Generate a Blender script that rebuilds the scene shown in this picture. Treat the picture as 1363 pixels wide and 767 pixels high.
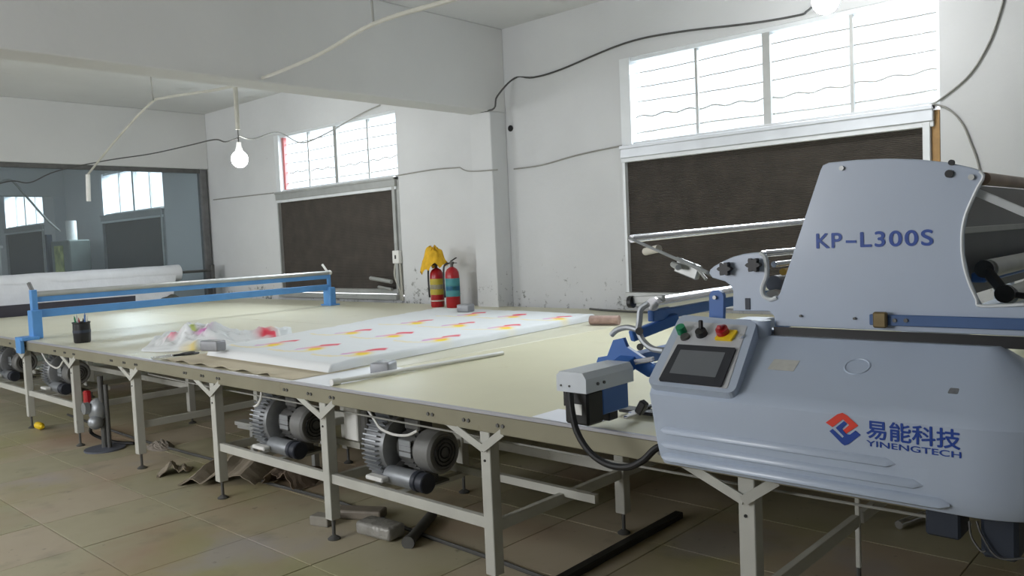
import bpy, bmesh, math, random
from mathutils import Vector, Matrix, noise
random.seed(7)
PI = math.pi
for o in list(bpy.data.objects): bpy.data.objects.remove(o)
scene = bpy.context.scene
col = scene.collection

# ------------------------------------------------------------------ camera
F = 1078.17
RT = Vector((0.73717307, 0.67432523, -0.04314335)); UP = Vector((-0.00730592, 0.07180003, 0.99739229)); FW = Vector((-0.67566448, 0.73493554, -0.05785561))
CAM = Vector((0, 0, 1.597))
cd = bpy.data.cameras.new('camera'); cd.sensor_width = 36; cd.lens = F / 1363 * 36; cd.clip_start = .05; cd.clip_end = 200
cam = bpy.data.objects.new('camera', cd); col.objects.link(cam)
m = Matrix((RT, UP, -FW)).transposed().to_4x4(); m.translation = CAM
cam.matrix_world = m; scene.camera = cam

# ------------------------------------------------------------------ world, daylight, exposure
w = bpy.data.worlds.new('overcast_sky'); scene.world = w; w.use_nodes = True
bgn = w.node_tree.nodes['Background']; bgn.inputs[0].default_value = (.94, .97, 1, 1); bgn.inputs[1].default_value = 2.0
vs = scene.view_settings
vs.view_transform = 'Standard'; vs.look = 'None'; vs.gamma = 1; vs.use_curve_mapping = False; vs.exposure = 0.3
def area(name, loc, rot, sx, sy, power, colr):
    l = bpy.data.lights.new(name, 'AREA'); l.shape = 'RECTANGLE'; l.size = sx; l.size_y = sy; l.energy = power; l.color = colr
    o = bpy.data.objects.new(name, l); col.objects.link(o); o.location = loc; o.rotation_euler = rot
    return o
DAY = (.985, .985, 1.0)
OPEN = [(-4.70, -1.78), (-11.12, -8.22), (-17.95, -15.03), (-24.45, -21.5)]      # window bays of the far wall
NOPEN = [(-6.25, -3.35), (-12.65, -9.75), (-19.05, -16.15), (-25.45, -22.55)]    # windows of the wall behind the camera, same width and spacing
for i, (a, b) in enumerate(OPEN):
    area('window_far_offscreen', ((a+b)/2, 8.7, 4.75), (-PI/4-.1, 0, 0), 3.4, 2.0, 900, DAY)
for i, (a, b) in enumerate(NOPEN[:2]):
    area('window_near_offscreen', ((a+b)/2, -3.5, 2.4), (PI/2, 0, 0), 2.8, 1.9, 140, DAY)

# ------------------------------------------------------------------ pixel -> point on a real plane
def ray(px, py): return FW + RT*((px-681.5)/F) - UP*((py-383.5)/F)
def oy(px, py, Y): d = ray(px, py); return CAM + d*(Y/d.y)
def ox(px, py, X): d = ray(px, py); return CAM + d*(X/d.x)
def oz(px, py, Z): d = ray(px, py); return CAM + d*((Z-CAM.z)/d.z)
def opl(px, py, p0, n): d = ray(px, py); return CAM + d*((Vector(p0)-CAM).dot(n)/d.dot(n))

# ------------------------------------------------------------------ materials
def lin(c):
    r = []
    for v in c[:3]:
        v /= 255; r.append(v/12.92 if v <= .04045 else ((v+.055)/1.055)**2.4)
    return (*r, 1)
MATS = {}
def M(name, c, rough=.55, metal=0, var=.10, scale=6, bump=0, bscale=60, c2=None, coords='Object', stain=None, sscale=1.5, sth=.6, detail=5, coat=0):
    if name in MATS: return MATS[name]
    mt = bpy.data.materials.new(name); mt.use_nodes = True; MATS[name] = mt
    nt = mt.node_tree; p = nt.nodes['Principled BSDF']; L = nt.links.new
    tc = nt.nodes.new('ShaderNodeTexCoord')
    if coords == 'World':
        ge = nt.nodes.new('ShaderNodeNewGeometry'); src = ge.outputs['Position']
    else: src = tc.outputs[coords]
    n = nt.nodes.new('ShaderNodeTexNoise'); n.inputs['Scale'].default_value = scale; n.inputs['Detail'].default_value = detail; L(src, n.inputs['Vector'])
    b = lin(c)
    rp = nt.nodes.new('ShaderNodeValToRGB'); rp.color_ramp.elements[0].position = .3; rp.color_ramp.elements[1].position = .7
    rp.color_ramp.elements[0].color = tuple(x*(1-var) for x in b[:3])+(1,)
    rp.color_ramp.elements[1].color = lin(c2) if c2 else tuple(min(1, x*(1+var)) for x in b[:3])+(1,)
    L(n.outputs['Fac'], rp.inputs[0]); out = rp.outputs[0]
    if stain:
        n2 = nt.nodes.new('ShaderNodeTexNoise'); n2.inputs['Scale'].default_value = sscale; n2.inputs['Detail'].default_value = 7; n2.inputs['Roughness'].default_value = .65; L(src, n2.inputs['Vector'])
        r2 = nt.nodes.new('ShaderNodeValToRGB'); r2.color_ramp.elements[0].position = sth; r2.color_ramp.elements[1].position = min(1, sth+.12); L(n2.outputs['Fac'], r2.inputs[0])
        mx = nt.nodes.new('ShaderNodeMix'); mx.data_type = 'RGBA'; mx.inputs[7].default_value = lin(stain); L(r2.outputs[0], mx.inputs[0]); L(out, mx.inputs[6]); out = mx.outputs[2]
    L(out, p.inputs['Base Color']); p.inputs['Roughness'].default_value = rough; p.inputs['Metallic'].default_value = metal
    if coat: p.inputs['Coat Weight'].default_value = coat; p.inputs['Coat Roughness'].default_value = .15
    if bump:
        n3 = nt.nodes.new('ShaderNodeTexNoise'); n3.inputs['Scale'].default_value = bscale; n3.inputs['Detail'].default_value = 4; L(src, n3.inputs['Vector'])
        bp = nt.nodes.new('ShaderNodeBump'); bp.inputs['Strength'].default_value = bump; bp.inputs['Distance'].default_value = .02; L(n3.outputs['Fac'], bp.inputs['Height']); L(bp.outputs[0], p.inputs['Normal'])
    return mt
def emit(name, c, s):
    mt = bpy.data.materials.new(name); mt.use_nodes = True; p = mt.node_tree.nodes['Principled BSDF']
    p.inputs['Base Color'].default_value = lin(c); p.inputs['Emission Color'].default_value = lin(c); p.inputs['Emission Strength'].default_value = s; MATS[name] = mt; return mt
def sheer(name, c, diff, rough=.1, glossy=False):
    mt = bpy.data.materials.new(name); mt.use_nodes = True; nt = mt.node_tree; nt.nodes.clear()
    o = nt.nodes.new('ShaderNodeOutputMaterial'); t = nt.nodes.new('ShaderNodeBsdfTransparent'); t.inputs[0].default_value = lin(c)
    d = nt.nodes.new('ShaderNodeBsdfGlossy' if glossy else 'ShaderNodeBsdfDiffuse'); d.inputs[0].default_value = lin(c)
    if glossy: d.inputs['Roughness'].default_value = rough
    x = nt.nodes.new('ShaderNodeMixShader'); x.inputs[0].default_value = diff
    nt.links.new(t.outputs[0], x.inputs[1]); nt.links.new(d.outputs[0], x.inputs[2]); nt.links.new(x.outputs[0], o.inputs[0]); MATS[name] = mt; return mt
def attr_mat(name, rough=.85, bump=.0):
    mt = bpy.data.materials.new(name); mt.use_nodes = True; nt = mt.node_tree; p = nt.nodes['Principled BSDF']
    a = nt.nodes.new('ShaderNodeVertexColor'); a.layer_name = 'print'; nt.links.new(a.outputs[0], p.inputs['Base Color']); p.inputs['Roughness'].default_value = rough
    MATS[name] = mt; return mt

def wall_material():
    mt = M('whitewashed_plaster', (208, 210, 211), .85, 0, .05, 1.1, .25, 9, coords='World', detail=7)
    nt = mt.node_tree; L = nt.links.new; p = nt.nodes['Principled BSDF']
    old = p.inputs['Base Color'].links[0].from_socket
    ge = [n for n in nt.nodes if n.type == 'NEW_GEOMETRY'][0]; sx = nt.nodes.new('ShaderNodeSeparateXYZ'); L(ge.outputs['Position'], sx.inputs[0])
    # damp, flaking plaster low on the wall and scattered dark specks
    n = nt.nodes.new('ShaderNodeTexNoise'); n.inputs['Scale'].default_value = 11; n.inputs['Detail'].default_value = 8; n.inputs['Roughness'].default_value = .7; L(ge.outputs['Position'], n.inputs['Vector'])
    mr = nt.nodes.new('ShaderNodeMapRange'); mr.inputs[1].default_value = 1.75; mr.inputs[2].default_value = .75; mr.inputs[3].default_value = 0; mr.inputs[4].default_value = .2; L(sx.outputs[2], mr.inputs[0])
    n5 = nt.nodes.new('ShaderNodeTexNoise'); n5.inputs['Scale'].default_value = .9; L(ge.outputs['Position'], n5.inputs['Vector'])
    m5 = nt.nodes.new('ShaderNodeMath'); m5.operation = 'MULTIPLY_ADD'; L(n5.outputs['Fac'], m5.inputs[0]); m5.inputs[1].default_value = .35; m5.inputs[2].default_value = -.22
    ad0 = nt.nodes.new('ShaderNodeMath'); ad0.operation = 'ADD'; L(n.outputs['Fac'], ad0.inputs[0]); L(mr.outputs[0], ad0.inputs[1])
    ad = nt.nodes.new('ShaderNodeMath'); ad.operation = 'ADD'; L(ad0.outputs[0], ad.inputs[0]); L(m5.outputs[0], ad.inputs[1])
    rp = nt.nodes.new('ShaderNodeValToRGB'); rp.color_ramp.elements[0].position = .70; rp.color_ramp.elements[1].position = .80; L(ad.outputs[0], rp.inputs[0])
    mx = nt.nodes.new('ShaderNodeMix'); mx.data_type = 'RGBA'; mx.inputs[7].default_value = lin((112, 116, 112)); L(rp.outputs[0], mx.inputs[0]); L(old, mx.inputs[6]); L(mx.outputs[2], p.inputs['Base Color'])
    return mt
wall_m = wall_material()
ceil_m = M('limewashed_concrete', (212, 213, 212), .9, 0, .05, .8, .15, 7, coords='World', stain=(194, 195, 192), sscale=1.1, sth=.62)
beam_m = M('painted_beam_plaster', (210, 211, 210), .9, 0, .04, .9, .15, 7, coords='World')

def tile_material():
    mt = bpy.data.materials.new('worn_floor_tile'); mt.use_nodes = True; nt = mt.node_tree; L = nt.links.new; p = nt.nodes['Principled BSDF']
    ge = nt.nodes.new('ShaderNodeNewGeometry'); oi = nt.nodes.new('ShaderNodeObjectInfo')
    rp = nt.nodes.new('ShaderNodeValToRGB'); cr = rp.color_ramp
    cr.elements[0].color = lin((172, 165, 138)); cr.elements[1].color = lin((180, 168, 146))
    for pos, c in ((.35, (176, 169, 142)), (.6, (168, 164, 136)), (.85, (184, 172, 150))):
        e = cr.elements.new(pos); e.color = lin(c)
    L(oi.outputs['Random'], rp.inputs[0])
    def blot(src, c, sc, th, wd, amt, off):
        mp = nt.nodes.new('ShaderNodeVectorMath'); mp.operation = 'ADD'; mp.inputs[1].default_value = off; L(ge.outputs['Position'], mp.inputs[0])
        n = nt.nodes.new('ShaderNodeTexNoise'); n.inputs['Scale'].default_value = sc; n.inputs['Detail'].default_value = 6; L(mp.outputs[0], n.inputs['Vector'])
        mr = nt.nodes.new('ShaderNodeMapRange'); mr.inputs[1].default_value = th; mr.inputs[2].default_value = th+wd; mr.inputs[4].default_value = amt; L(n.outputs['Fac'], mr.inputs[0])
        mx = nt.nodes.new('ShaderNodeMix'); mx.data_type = 'RGBA'; mx.inputs[7].default_value = lin(c); L(mr.outputs[0], mx.inputs[0]); L(src, mx.inputs[6]); return mx.outputs[2]
    o = blot(rp.outputs[0], (162, 128, 106), .9, .5, .15, .55, (3, 1, 0))
    o = blot(o, (158, 156, 104), .8, .52, .15, .6, (9, 5, 0))
    o = blot(o, (168, 162, 164), 1.1, .6, .1, .6, (17, 2, 0))
    o = blot(o, (112, 106, 92), 3.5, .58, .2, .5, (1, 13, 0))
    o = blot(o, (70, 68, 62), 14, .66, .1, .5, (4, 8, 0))
    L(o, p.inputs['Base Color'])
    n = nt.nodes.new('ShaderNodeTexNoise'); n.inputs['Scale'].default_value = 5; L(ge.outputs['Position'], n.inputs['Vector'])
    mr = nt.nodes.new('ShaderNodeMapRange'); mr.inputs[3].default_value = .3; mr.inputs[4].default_value = .62; L(n.outputs['Fac'], mr.inputs[0]); L(mr.outputs[0], p.inputs['Roughness'])
    MATS['tile'] = mt; return mt
tile_m = tile_material()
grout_m = M('dark_grout', (120, 114, 96), .9, 0, .12, 9, coords='World')

white_alu = M('white_aluminium', (222, 226, 228), .4, .1, .04, 5)
grey_alu = M('dull_aluminium', (176, 178, 176), .42, .45, .08, 7)
steel_grey = M('grey_painted_steel', (186, 186, 178), .5, 0, .07, 6, stain=(130, 126, 114), sscale=6, sth=.64)
band_m = M('table_edge_channel', (140, 136, 116), .42, .1, .07, 4, stain=(116, 108, 90), sscale=5, sth=.64)
machine_m = M('pale_blue_grey_enamel', (178, 190, 208), .36, 0, .03, 2.5, coat=.25, stain=(172, 178, 186), sscale=2.5, sth=.68)
blue_m = M('blue_enamel', (54, 102, 172), .42, 0, .07, 5)
blue2_m = M('bright_blue_enamel', (92, 152, 214), .45, 0, .07, 5)
navy_m = M('navy_enamel', (40, 48, 62), .5, 0, .08, 5)
chrome_m = M('polished_steel', (214, 214, 218), .2, .85, .04, 5)
iron_m = M('dull_cast_iron', (96, 96, 94), .5, .4, .18, 12)
silver_m = M('cast_aluminium', (156, 160, 164), .42, .55, .12, 12)
black_m = M('black_plastic', (20, 20, 22), .45, 0, .15, 10)
rubber_m = M('black_rubber', (16, 16, 17), .6, 0, .1, 10)
red_m = M('red_enamel', (168, 22, 32), .35, 0, .08, 5, coat=.2)
yellow_m = M('yellow_plastic', (232, 196, 30), .5, 0, .08, 8)
green_m = M('green_plastic', (20, 128, 84), .35, 0, .06, 8)
white_m = M('white_plastic', (226, 226, 222), .5, 0, .05, 8)
cable_m = M('grey_cable', (150, 150, 144), .6, 0, .1, 10)
dcable_m = M('dark_cable', (78, 78, 76), .6, 0, .1, 10)
pvc_m = M('white_conduit', (186, 185, 175), .5, 0, .06, 6)

# ------------------------------------------------------------------ mesh builder
OFF = {}
class B:
    def __init__(s): s.b = bmesh.new()
    def box(s, c, d, rot=None, bev=0, seg=1):
        r = bmesh.ops.create_cube(s.b, size=1); vs_ = r['verts']
        mt = Matrix.Translation(Vector(c)) @ (rot.to_4x4() if rot else Matrix()) @ Matrix.Diagonal((*d, 1))
        bmesh.ops.transform(s.b, matrix=mt, verts=vs_)
        if bev:
            es = {e for v in vs_ for e in v.link_edges}
            bmesh.ops.bevel(s.b, geom=list(es), offset=bev, segments=seg, affect='EDGES', profile=.5)
        return s
    def bb(s, x0, x1, y0, y1, z0, z1, bev=0, seg=1): return s.box(((x0+x1)/2, (y0+y1)/2, (z0+z1)/2), (abs(x1-x0), abs(y1-y0), abs(z1-z0)), None, bev, seg)
    def bar(s, p, q, wd, ht, bev=0, up=(0, 0, 1)):
        p, q = Vector(p), Vector(q); d = q-p; x = d.normalized(); u = Vector(up)
        if abs(x.dot(u)) > .98: u = Vector((0, 1, 0))
        y = u.cross(x).normalized(); z = x.cross(y)
        return s.box((p+q)/2, (d.length, wd, ht), Matrix((x, y, z)).transposed(), bev)
    def cyl(s, p, q, r, r2=None, seg=16, caps=True):
        p, q = Vector(p), Vector(q); d = q-p
        mt = Matrix.Translation((p+q)/2) @ d.to_track_quat('Z', 'Y').to_matrix().to_4x4()
        bmesh.ops.create_cone(s.b, cap_ends=caps, segments=seg, radius1=r, radius2=r if r2 is None else r2, depth=d.length, matrix=mt); return s
    def tube(s, pts, r, seg=8):
        pts = [Vector(p) for p in pts]; rings = []; n = len(pts)
        t0 = (pts[1]-pts[0]).normalized(); u = t0.orthogonal().normalized()
        for i, p in enumerate(pts):
            t = (pts[min(i+1, n-1)]-pts[max(i-1, 0)]).normalized()
            u = (u - t*u.dot(t)).normalized(); v = t.cross(u)
            rings.append([s.b.verts.new(p+(u*math.cos(a)+v*math.sin(a))*r) for a in [2*PI*k/seg for k in range(seg)]])
        for a, c in zip(rings, rings[1:]):
            for k in range(seg): s.b.faces.new((a[k], a[(k+1) % seg], c[(k+1) % seg], c[k]))
        s.b.faces.new(rings[0][::-1]); s.b.faces.new(rings[-1]); return s
    def prism(s, poly, fn, a, c):
        """poly: 2D points; fn(u, v, w) -> 3D; extruded from w=a to w=c"""
        A = [s.b.verts.new(fn(u, v, a)) for u, v in poly]; C_ = [s.b.verts.new(fn(u, v, c)) for u, v in poly]; n = len(poly)
        s.b.faces.new(A); s.b.faces.new(C_[::-1])
        for i in range(n): s.b.faces.new((A[i], C_[i], C_[(i+1) % n], A[(i+1) % n]))
        return s
    def lathe(s, prof, o, ax='Z', seg=24):
        """prof: (radius, height) along the axis from the origin o"""
        o = Vector(o); rings = []
        for r, h in prof:
            ring = []
            for k in range(seg):
                a = 2*PI*k/seg; c, d = r*math.cos(a), r*math.sin(a)
                ring.append(s.b.verts.new(o+Vector({'Z': (c, d, h), 'X': (h, c, d), 'Y': (d, h, c)}[ax])))
            rings.append(ring)
        for a, c in zip(rings, rings[1:]):
            for k in range(seg): s.b.faces.new((a[k], a[(k+1) % seg], c[(k+1) % seg], c[k]))
        s.b.faces.new(rings[0][::-1]); s.b.faces.new(rings[-1]); return s
    def ball(s, c, r, sc=(1, 1, 1), seg=16):
        bmesh.ops.create_uvsphere(s.b, u_segments=seg, v_segments=seg//2+2, radius=r, matrix=Matrix.Translation(Vector(c)) @ Matrix.Diagonal((*sc, 1))); return s
    def field(s, fn, nu, nv):
        V = [[s.b.verts.new(fn(i/nu, j/nv)) for j in range(nv+1)] for i in range(nu+1)]
        for i in range(nu):
            for j in range(nv): s.b.faces.new((V[i][j], V[i+1][j], V[i+1][j+1], V[i][j+1]))
        return s
    def obj(s, name, mat, parent=None, smooth=False, angle=.6):
        bmesh.ops.recalc_face_normals(s.b, faces=s.b.faces)
        me = bpy.data.meshes.new(name)
        if parent is not None: bmesh.ops.translate(s.b, verts=s.b.verts, vec=-OFF[parent])
        if smooth:
            for f in s.b.faces: f.smooth = True
            for e in s.b.edges:
                if len(e.link_faces) == 2 and e.calc_face_angle(0) > angle: e.smooth = False
        s.b.to_mesh(me); s.b.free(); me.materials.append(mat)
        o = bpy.data.objects.new(name, me); col.objects.link(o)
        if parent is not None: o.parent = parent; OFF[o] = OFF[parent]
        else: OFF[o] = Vector((0, 0, 0))
        return o
def origin(o, p):
    """move a world-space single mesh's origin to p"""
    p = Vector(p); o.data.transform(Matrix.Translation(-p)); o.location = p; OFF[o] = p; return o
def tag(o, label, cat, group=None, kind=None):
    o['label'] = label; o['category'] = cat
    if group: o['group'] = group
    if kind: o['kind'] = kind
    return o
def thing(name, label, cat, loc, group=None):
    o = bpy.data.objects.new(name, None); o.empty_display_size = .1; col.objects.link(o); o.location = loc; OFF[o] = Vector(loc)
    return tag(o, label, cat, group)
def struct(o, label=None, cat=None):
    o['kind'] = 'structure'
    if label: o['label'] = label; o['category'] = cat
    return o
def copy_tree(o, parent=None, loc=None):
    c = o.copy(); col.objects.link(c)
    if parent is not None: c.parent = parent
    if loc is not None: c.location = loc
    for ch in list(o.children): copy_tree(ch, c)
    return c
def smooth_path(pts, n=6):
    pts = [Vector(p) for p in pts]; out = []
    for i in range(len(pts)-1):
        p0, p1, p2, p3 = pts[max(i-1, 0)], pts[i], pts[i+1], pts[min(i+2, len(pts)-1)]
        for k in range(n):
            t = k/n; out.append(.5*((2*p1)+(p2-p0)*t+(2*p0-5*p1+4*p2-p3)*t*t+(3*p1-p0-3*p2+p3)*t**3))
    return out+[pts[-1]]
def text_part(body, name, fn, x0, x1, y0, y1, mat, parent, bold=0, depth=.002, space=1):
    """flat lettering fitted into a rectangle, fn(u, v, w) -> 3D; strokes thickened by shifted copies"""
    c = bpy.data.curves.new('t', 'FONT'); c.body = body; c.extrude = .002; c.space_character = space
    o = bpy.data.objects.new('t', c); col.objects.link(o); bpy.context.view_layer.update()
    me = bpy.data.meshes.new_from_object(o.evaluated_get(bpy.context.evaluated_depsgraph_get())); bpy.data.objects.remove(o)
    bm_ = bmesh.new()
    for lay, (dx, dy) in enumerate([(0, 0)] if not bold else [(bold, 0), (-bold, 0), (0, bold), (0, -bold)]):
        n0 = len(bm_.verts); bm_.from_mesh(me); bm_.verts.ensure_lookup_table()
        bmesh.ops.translate(bm_, verts=bm_.verts[n0:], vec=(dx, dy, .01*lay))
    bm_.to_mesh(me); bm_.free()
    xs = [v.co.x for v in me.vertices]; ys = [v.co.y for v in me.vertices]
    a, b_, c0, d0 = min(xs), max(xs), min(ys), max(ys)
    for v in me.vertices:
        v.co = Vector(fn(x0+(v.co.x-a)/(b_-a)*(x1-x0), y0+(v.co.y-c0)/(d0-c0)*(y1-y0), depth*(.5+v.co.z*12.5)))-OFF[parent]
    me.materials.clear(); me.materials.append(mat); me.name = name
    q = bpy.data.objects.new(name, me); col.objects.link(q); q.parent = parent; OFF[q] = OFF[parent]; return q

# ------------------------------------------------------------------ the room
YW, ZC, ZB = 6.85, 3.985, 3.05
X0, X1, YN = -28.0, 3.2, -3.2
fl = struct(B().bb(X0, X1, YN-.2, YW+.25, -.2, -.012).obj('floor', grout_m), 'beige tiled workshop floor, stained and worn', 'floor')
T = .637; tm = B().box((0, 0, 0), (T-.006, T-.006, .012), None, .0015); t0 = tm.obj('floor_tile', tile_m, fl); first = True
for i in range(-15, 9):
    for j in range(-2, 8):
        x = -4.156+T*(i+.5); y = 1.592+T*(j+.5)
        if y > YW-.3: continue
        t = t0 if first else t0.copy()
        if not first: col.objects.link(t)
        first = False; t.location = (x, y, -.006+random.uniform(-.0008, .0008)); t.rotation_euler = (0, 0, random.choice((0, PI/2, PI)))
struct(B().bb(X0, X1, YN-.2, YW+.25, ZC, ZC+.2).obj('ceiling', ceil_m), 'pale limewashed concrete ceiling', 'ceiling')
def holed_wall(name, y0, y1, opens, z0, z1, lab):
    b = B(); xs = X0
    for a, c in sorted(opens):
        b.bb(xs, a, y0, y1, 0, ZC); b.bb(a, c, y0, y1, 0, z0); b.bb(a, c, y0, y1, z1, ZC); xs = c
    b.bb(xs, X1, y0, y1, 0, ZC); return struct(b.obj(name, wall_m), lab, 'wall')
holed_wall('wall_far', YW, YW+.24, OPEN, .93, 3.36, 'whitewashed wall with high windows and flaking plaster')
holed_wall('wall_near', YN-.2, YN, NOPEN, 1.4, 3.4, 'whitewashed wall with wide windows facing the cooling pads')
struct(B().bb(X1, X1+.2, YN-.2, YW+.25, 0, ZC).obj('wall_right', wall_m), 'plain whitewashed end wall near the machine', 'wall')
struct(B().bb(X0-.2, X0, YN-.2, YW+.25, 0, ZC).obj('wall_left', wall_m), 'plain whitewashed end wall of the far room', 'wall')
# beams across the room and the pillar under each
for n, (xb, wd) in enumerate(((-6.28, .326), (-13.25, .30), (-20.0, .3))):
    struct(B().bb(xb-wd, xb, YN, YW, ZB, ZC, .008).obj('trim_%d' % (2*n+1), beam_m), ['deep plastered beam crossing above the fabric stack', 'deep plastered beam above the plastic partition', 'deep beam in the room behind the partition'][n], 'beam')
    if n == 1: continue
    struct(B().bb(xb-wd, xb, YW-.26, YW, 0, ZB, .008).obj('trim_%d' % (2*n+2), wall_m), ['pillar beside the fire extinguishers', '', 'pillar in the room behind the partition'][n], 'pillar')

# ------------------------------------------------------------------ windows and cooling pads of the far wall
glass_m = sheer('window_glass', (244, 249, 252), .05, .05, True)
def pad_material():
    mt = M('cooling_pad_media', (74, 69, 64), .9, 0, .14, 5, c2=(82, 76, 70))
    nt = mt.node_tree; p = nt.nodes['Principled BSDF']; tc = [n for n in nt.nodes if n.type == 'TEX_COORD'][0]
    wv = nt.nodes.new('ShaderNodeTexWave'); wv.bands_direction = 'Z'; wv.inputs['Scale'].default_value = 22; wv.inputs['Distortion'].default_value = 2.5; wv.inputs['Detail'].default_value = 2; nt.links.new(tc.outputs['Object'], wv.inputs['Vector'])
    bp = nt.nodes.new('ShaderNodeBump'); bp.inputs['Strength'].default_value = .6; bp.inputs['Distance'].default_value = .02; nt.links.new(wv.outputs['Fac'], bp.inputs['Height']); nt.links.new(bp.outputs[0], p.inputs['Normal']); return mt
pad_m = pad_material()
rail_m = M('brushed_aluminium', (204, 209, 214), .35, .25, .05, 6)
wood_m = M('raw_wood', (176, 140, 92), .7, 0, .15, 12)
redf_m = M('faded_red_paint', (190, 110, 110), .6, 0, .1, 12)
WL = ['bright window above the pad nearest the machine', 'bright window above the pad beside the fire extinguishers', 'bright window seen behind the plastic partition', 'farthest bright window behind the partition']
PL = ['brown cooling pad in a silver frame behind the spreading machine', 'brown cooling pad beside the wall socket and fire extinguishers', 'dark cooling pad right behind the plastic partition', 'dark cooling pad farthest behind the partition']
for n, (a, c) in enumerate(OPEN):
    z0, z1 = 2.50, 3.36; yf = YW+.07
    wn = thing('window_%d' % (n+1), WL[n], 'window', ((a+c)/2, yf, z0)); wn['kind'] = 'structure'
    b = B(); b.bb(a, a+.12, YW-.015, yf+.1, z0, z1); b.bb(c-.03, c, yf-.03, yf+.06, z0, z1); b.bb(a, c, yf-.05, yf+.06, z1-.035, z1); b.bb(a, c, yf-.05, yf+.06, z0, z0+.03); b.obj('window_frame', white_alu, wn)
    if n == 1: B().bb(a+.12, a+.17, yf-.02, yf+.03, z0+.03, z1-.04).obj('jamb_strip', redf_m, wn)
    xm = (a+.12+c)/2; B().bb(xm-.035, xm+.035, yf-.035, yf+.04, z0+.03, z1-.035).obj('mullion', grey_alu, wn)
    for f in (.25, .76):
        x = a+.12+(c-a-.12)*f; B().bb(x-.014, x+.014, yf-.02, yf+.02, z0+.03, z1-.035).obj('sash_stile', grey_alu, wn)
    for s in (0, 1):
        xa, xc = (a+.12, xm-.035) if s == 0 else (xm+.035, c-.03)
        B().bb(xa, xc, yf+.026, yf+.032, z0+.03, z1-.035).obj('pane', glass_m, wn)
    for k in range(5 if n < 2 else 0):
        zz = z0+.12+k*.15
        wav = .012 if k in (1,) else .003
        pts = [(a+.12+(c-a-.15)*t/60, yf+.012, zz+wav*math.sin(t*1.1)*(1 if k == 1 else .4)+.01*math.sin(t*.11+k)) for t in range(61)]
        B().tube(pts, (.0075 if k < 2 else .0055), 5).obj('grille_rod', cable_m, wn, True)
    # cooling pad below
    pd = thing('cooling_pad', PL[n], 'cooling pad', ((a+c)/2, YW, .93), 'cooling pads below the windows')
    b = B(); b.bb(a-.01, c-.04, YW-.04, YW+.09, 2.375, 2.50, .006); b.bb(a-.01, c-.04, YW-.055, YW+.02, 2.465, 2.50, .004); b.obj('top_rail', rail_m if n == 0 else grey_alu, pd)
    B().bb(a-.01, c-.04, YW-.025, YW+.05, 2.335, 2.378, .004).obj('drip_rail', white_alu, pd)
    B().bb(a, a+.03, YW-.02, YW+.09, .95, 2.34).obj('side_frame', grey_alu if n else white_alu, pd); B().bb(c-.12, c-.065, YW-.03, YW+.09, .95, 2.46, .004).obj('side_frame', grey_alu if n else white_alu, pd)
    b = B(); b.bb(a, c-.06, YW-.05, YW+.09, .97, 1.03, .006); b.bb(a, c-.06, YW-.09, YW+.03, .89, .955, .006); b.obj('water_trough', grey_alu, pd)
    B().bb(a+.03, c-.12, YW+.03, YW+.10, 1.02, 2.34).obj('pad_media', pad_m, pd)
    B().bb(c-.06, c-.005, YW+.0, YW+.09, .95, 2.46).obj('wood_strip', wood_m if n < 1 else grey_alu, pd)
for n, (a, c) in enumerate(NOPEN):
    wn = thing('window_%d' % (n+5), 'wide window in the wall facing the cooling pads', 'window', ((a+c)/2, YN-.1, 1.4), 'windows of the near wall'); wn['kind'] = 'structure'
    b = B(); b.bb(a, a+.05, YN-.13, YN-.07, 1.4, 3.4); b.bb(c-.05, c, YN-.13, YN-.07, 1.4, 3.4); b.bb(a, c, YN-.13, YN-.07, 3.35, 3.4); b.bb(a, c, YN-.13, YN-.07, 1.4, 1.45); b.bb((a+c)/2-.03, (a+c)/2+.03, YN-.13, YN-.07, 1.45, 3.35); b.obj('window_frame', white_alu, wn)

# ------------------------------------------------------------------ partition with plastic sheet, far room
pt = thing('plastic_partition', 'clear bluish plastic sheet hung from a dark steel frame under the beam', 'partition', (-13.33, 3.5, 0))
sheet_m = sheer('bluish_plastic_sheet', (234, 240, 243), .07)
B().bb(-13.36, -13.28, -1.5, YW-.14, 2.98, 3.055, .004).obj('top_rail', iron_m, pt)
B().bb(-13.40, -13.26, YW-.14, YW-.04, 0, 3.045, .006).obj('post', M('weathered_grey_steel', (112, 112, 112), .6, .2, .15, 9), pt)
B().bb(-13.325, -13.32, -1.5, YW-.14, .02, 2.98).obj('plastic_sheet', sheet_m, pt)

# ------------------------------------------------------------------ spreading table
YF, YR, TZ = 2.487, 6.70, .86
S = 1.2349
legx = [-1.2596+S*(k-6) for k in range(-3, 8)]
XL, XR = -12.45, .75
tb = thing('spreading_table', 'long steel-framed fabric spreading table with cream top on many legs', 'table', (-5.8, 4.6, 0))
top_ms = [M('cream_laminate_a', (212, 208, 178), .42, 0, .03, 2.2, stain=(192, 184, 150), sscale=2.2, sth=.62, coords='World'),
          M('cream_laminate_b', (206, 203, 180), .42, 0, .03, 2.2, stain=(184, 178, 150), sscale=2.2, sth=.62, coords='World')]
seams = [XR, -1.42, -3.86, -6.33, -8.80, -11.27, XL]
for i in range(len(seams)-1):
    for (ya, yb) in ((YF+.012, 4.6), (4.6, YR)):
        B().bb(seams[i+1]+.004, seams[i]-.004, ya+.002, yb-.002, TZ-.02, TZ, .0015).obj('top_panel', top_ms[0 if i < 2 else 1], tb)
B().bb(-4.02, -3.66, YF+.014, 3.12, TZ, TZ+.0012).obj('joint_strip', M('white_film', (232, 234, 236), .35, 0, .03, 4), tb)
B().bb(XL, XR, YF-.006, YF+.012, TZ-.014, TZ+.001, .002).obj('edge_trim', M('edge_aluminium', (176, 176, 182), .4, .3, .05, 5), tb)
B().bb(XL, XR, YF, YF+.04, TZ-.095, TZ-.015, .003).obj('front_channel', band_m, tb)
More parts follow.
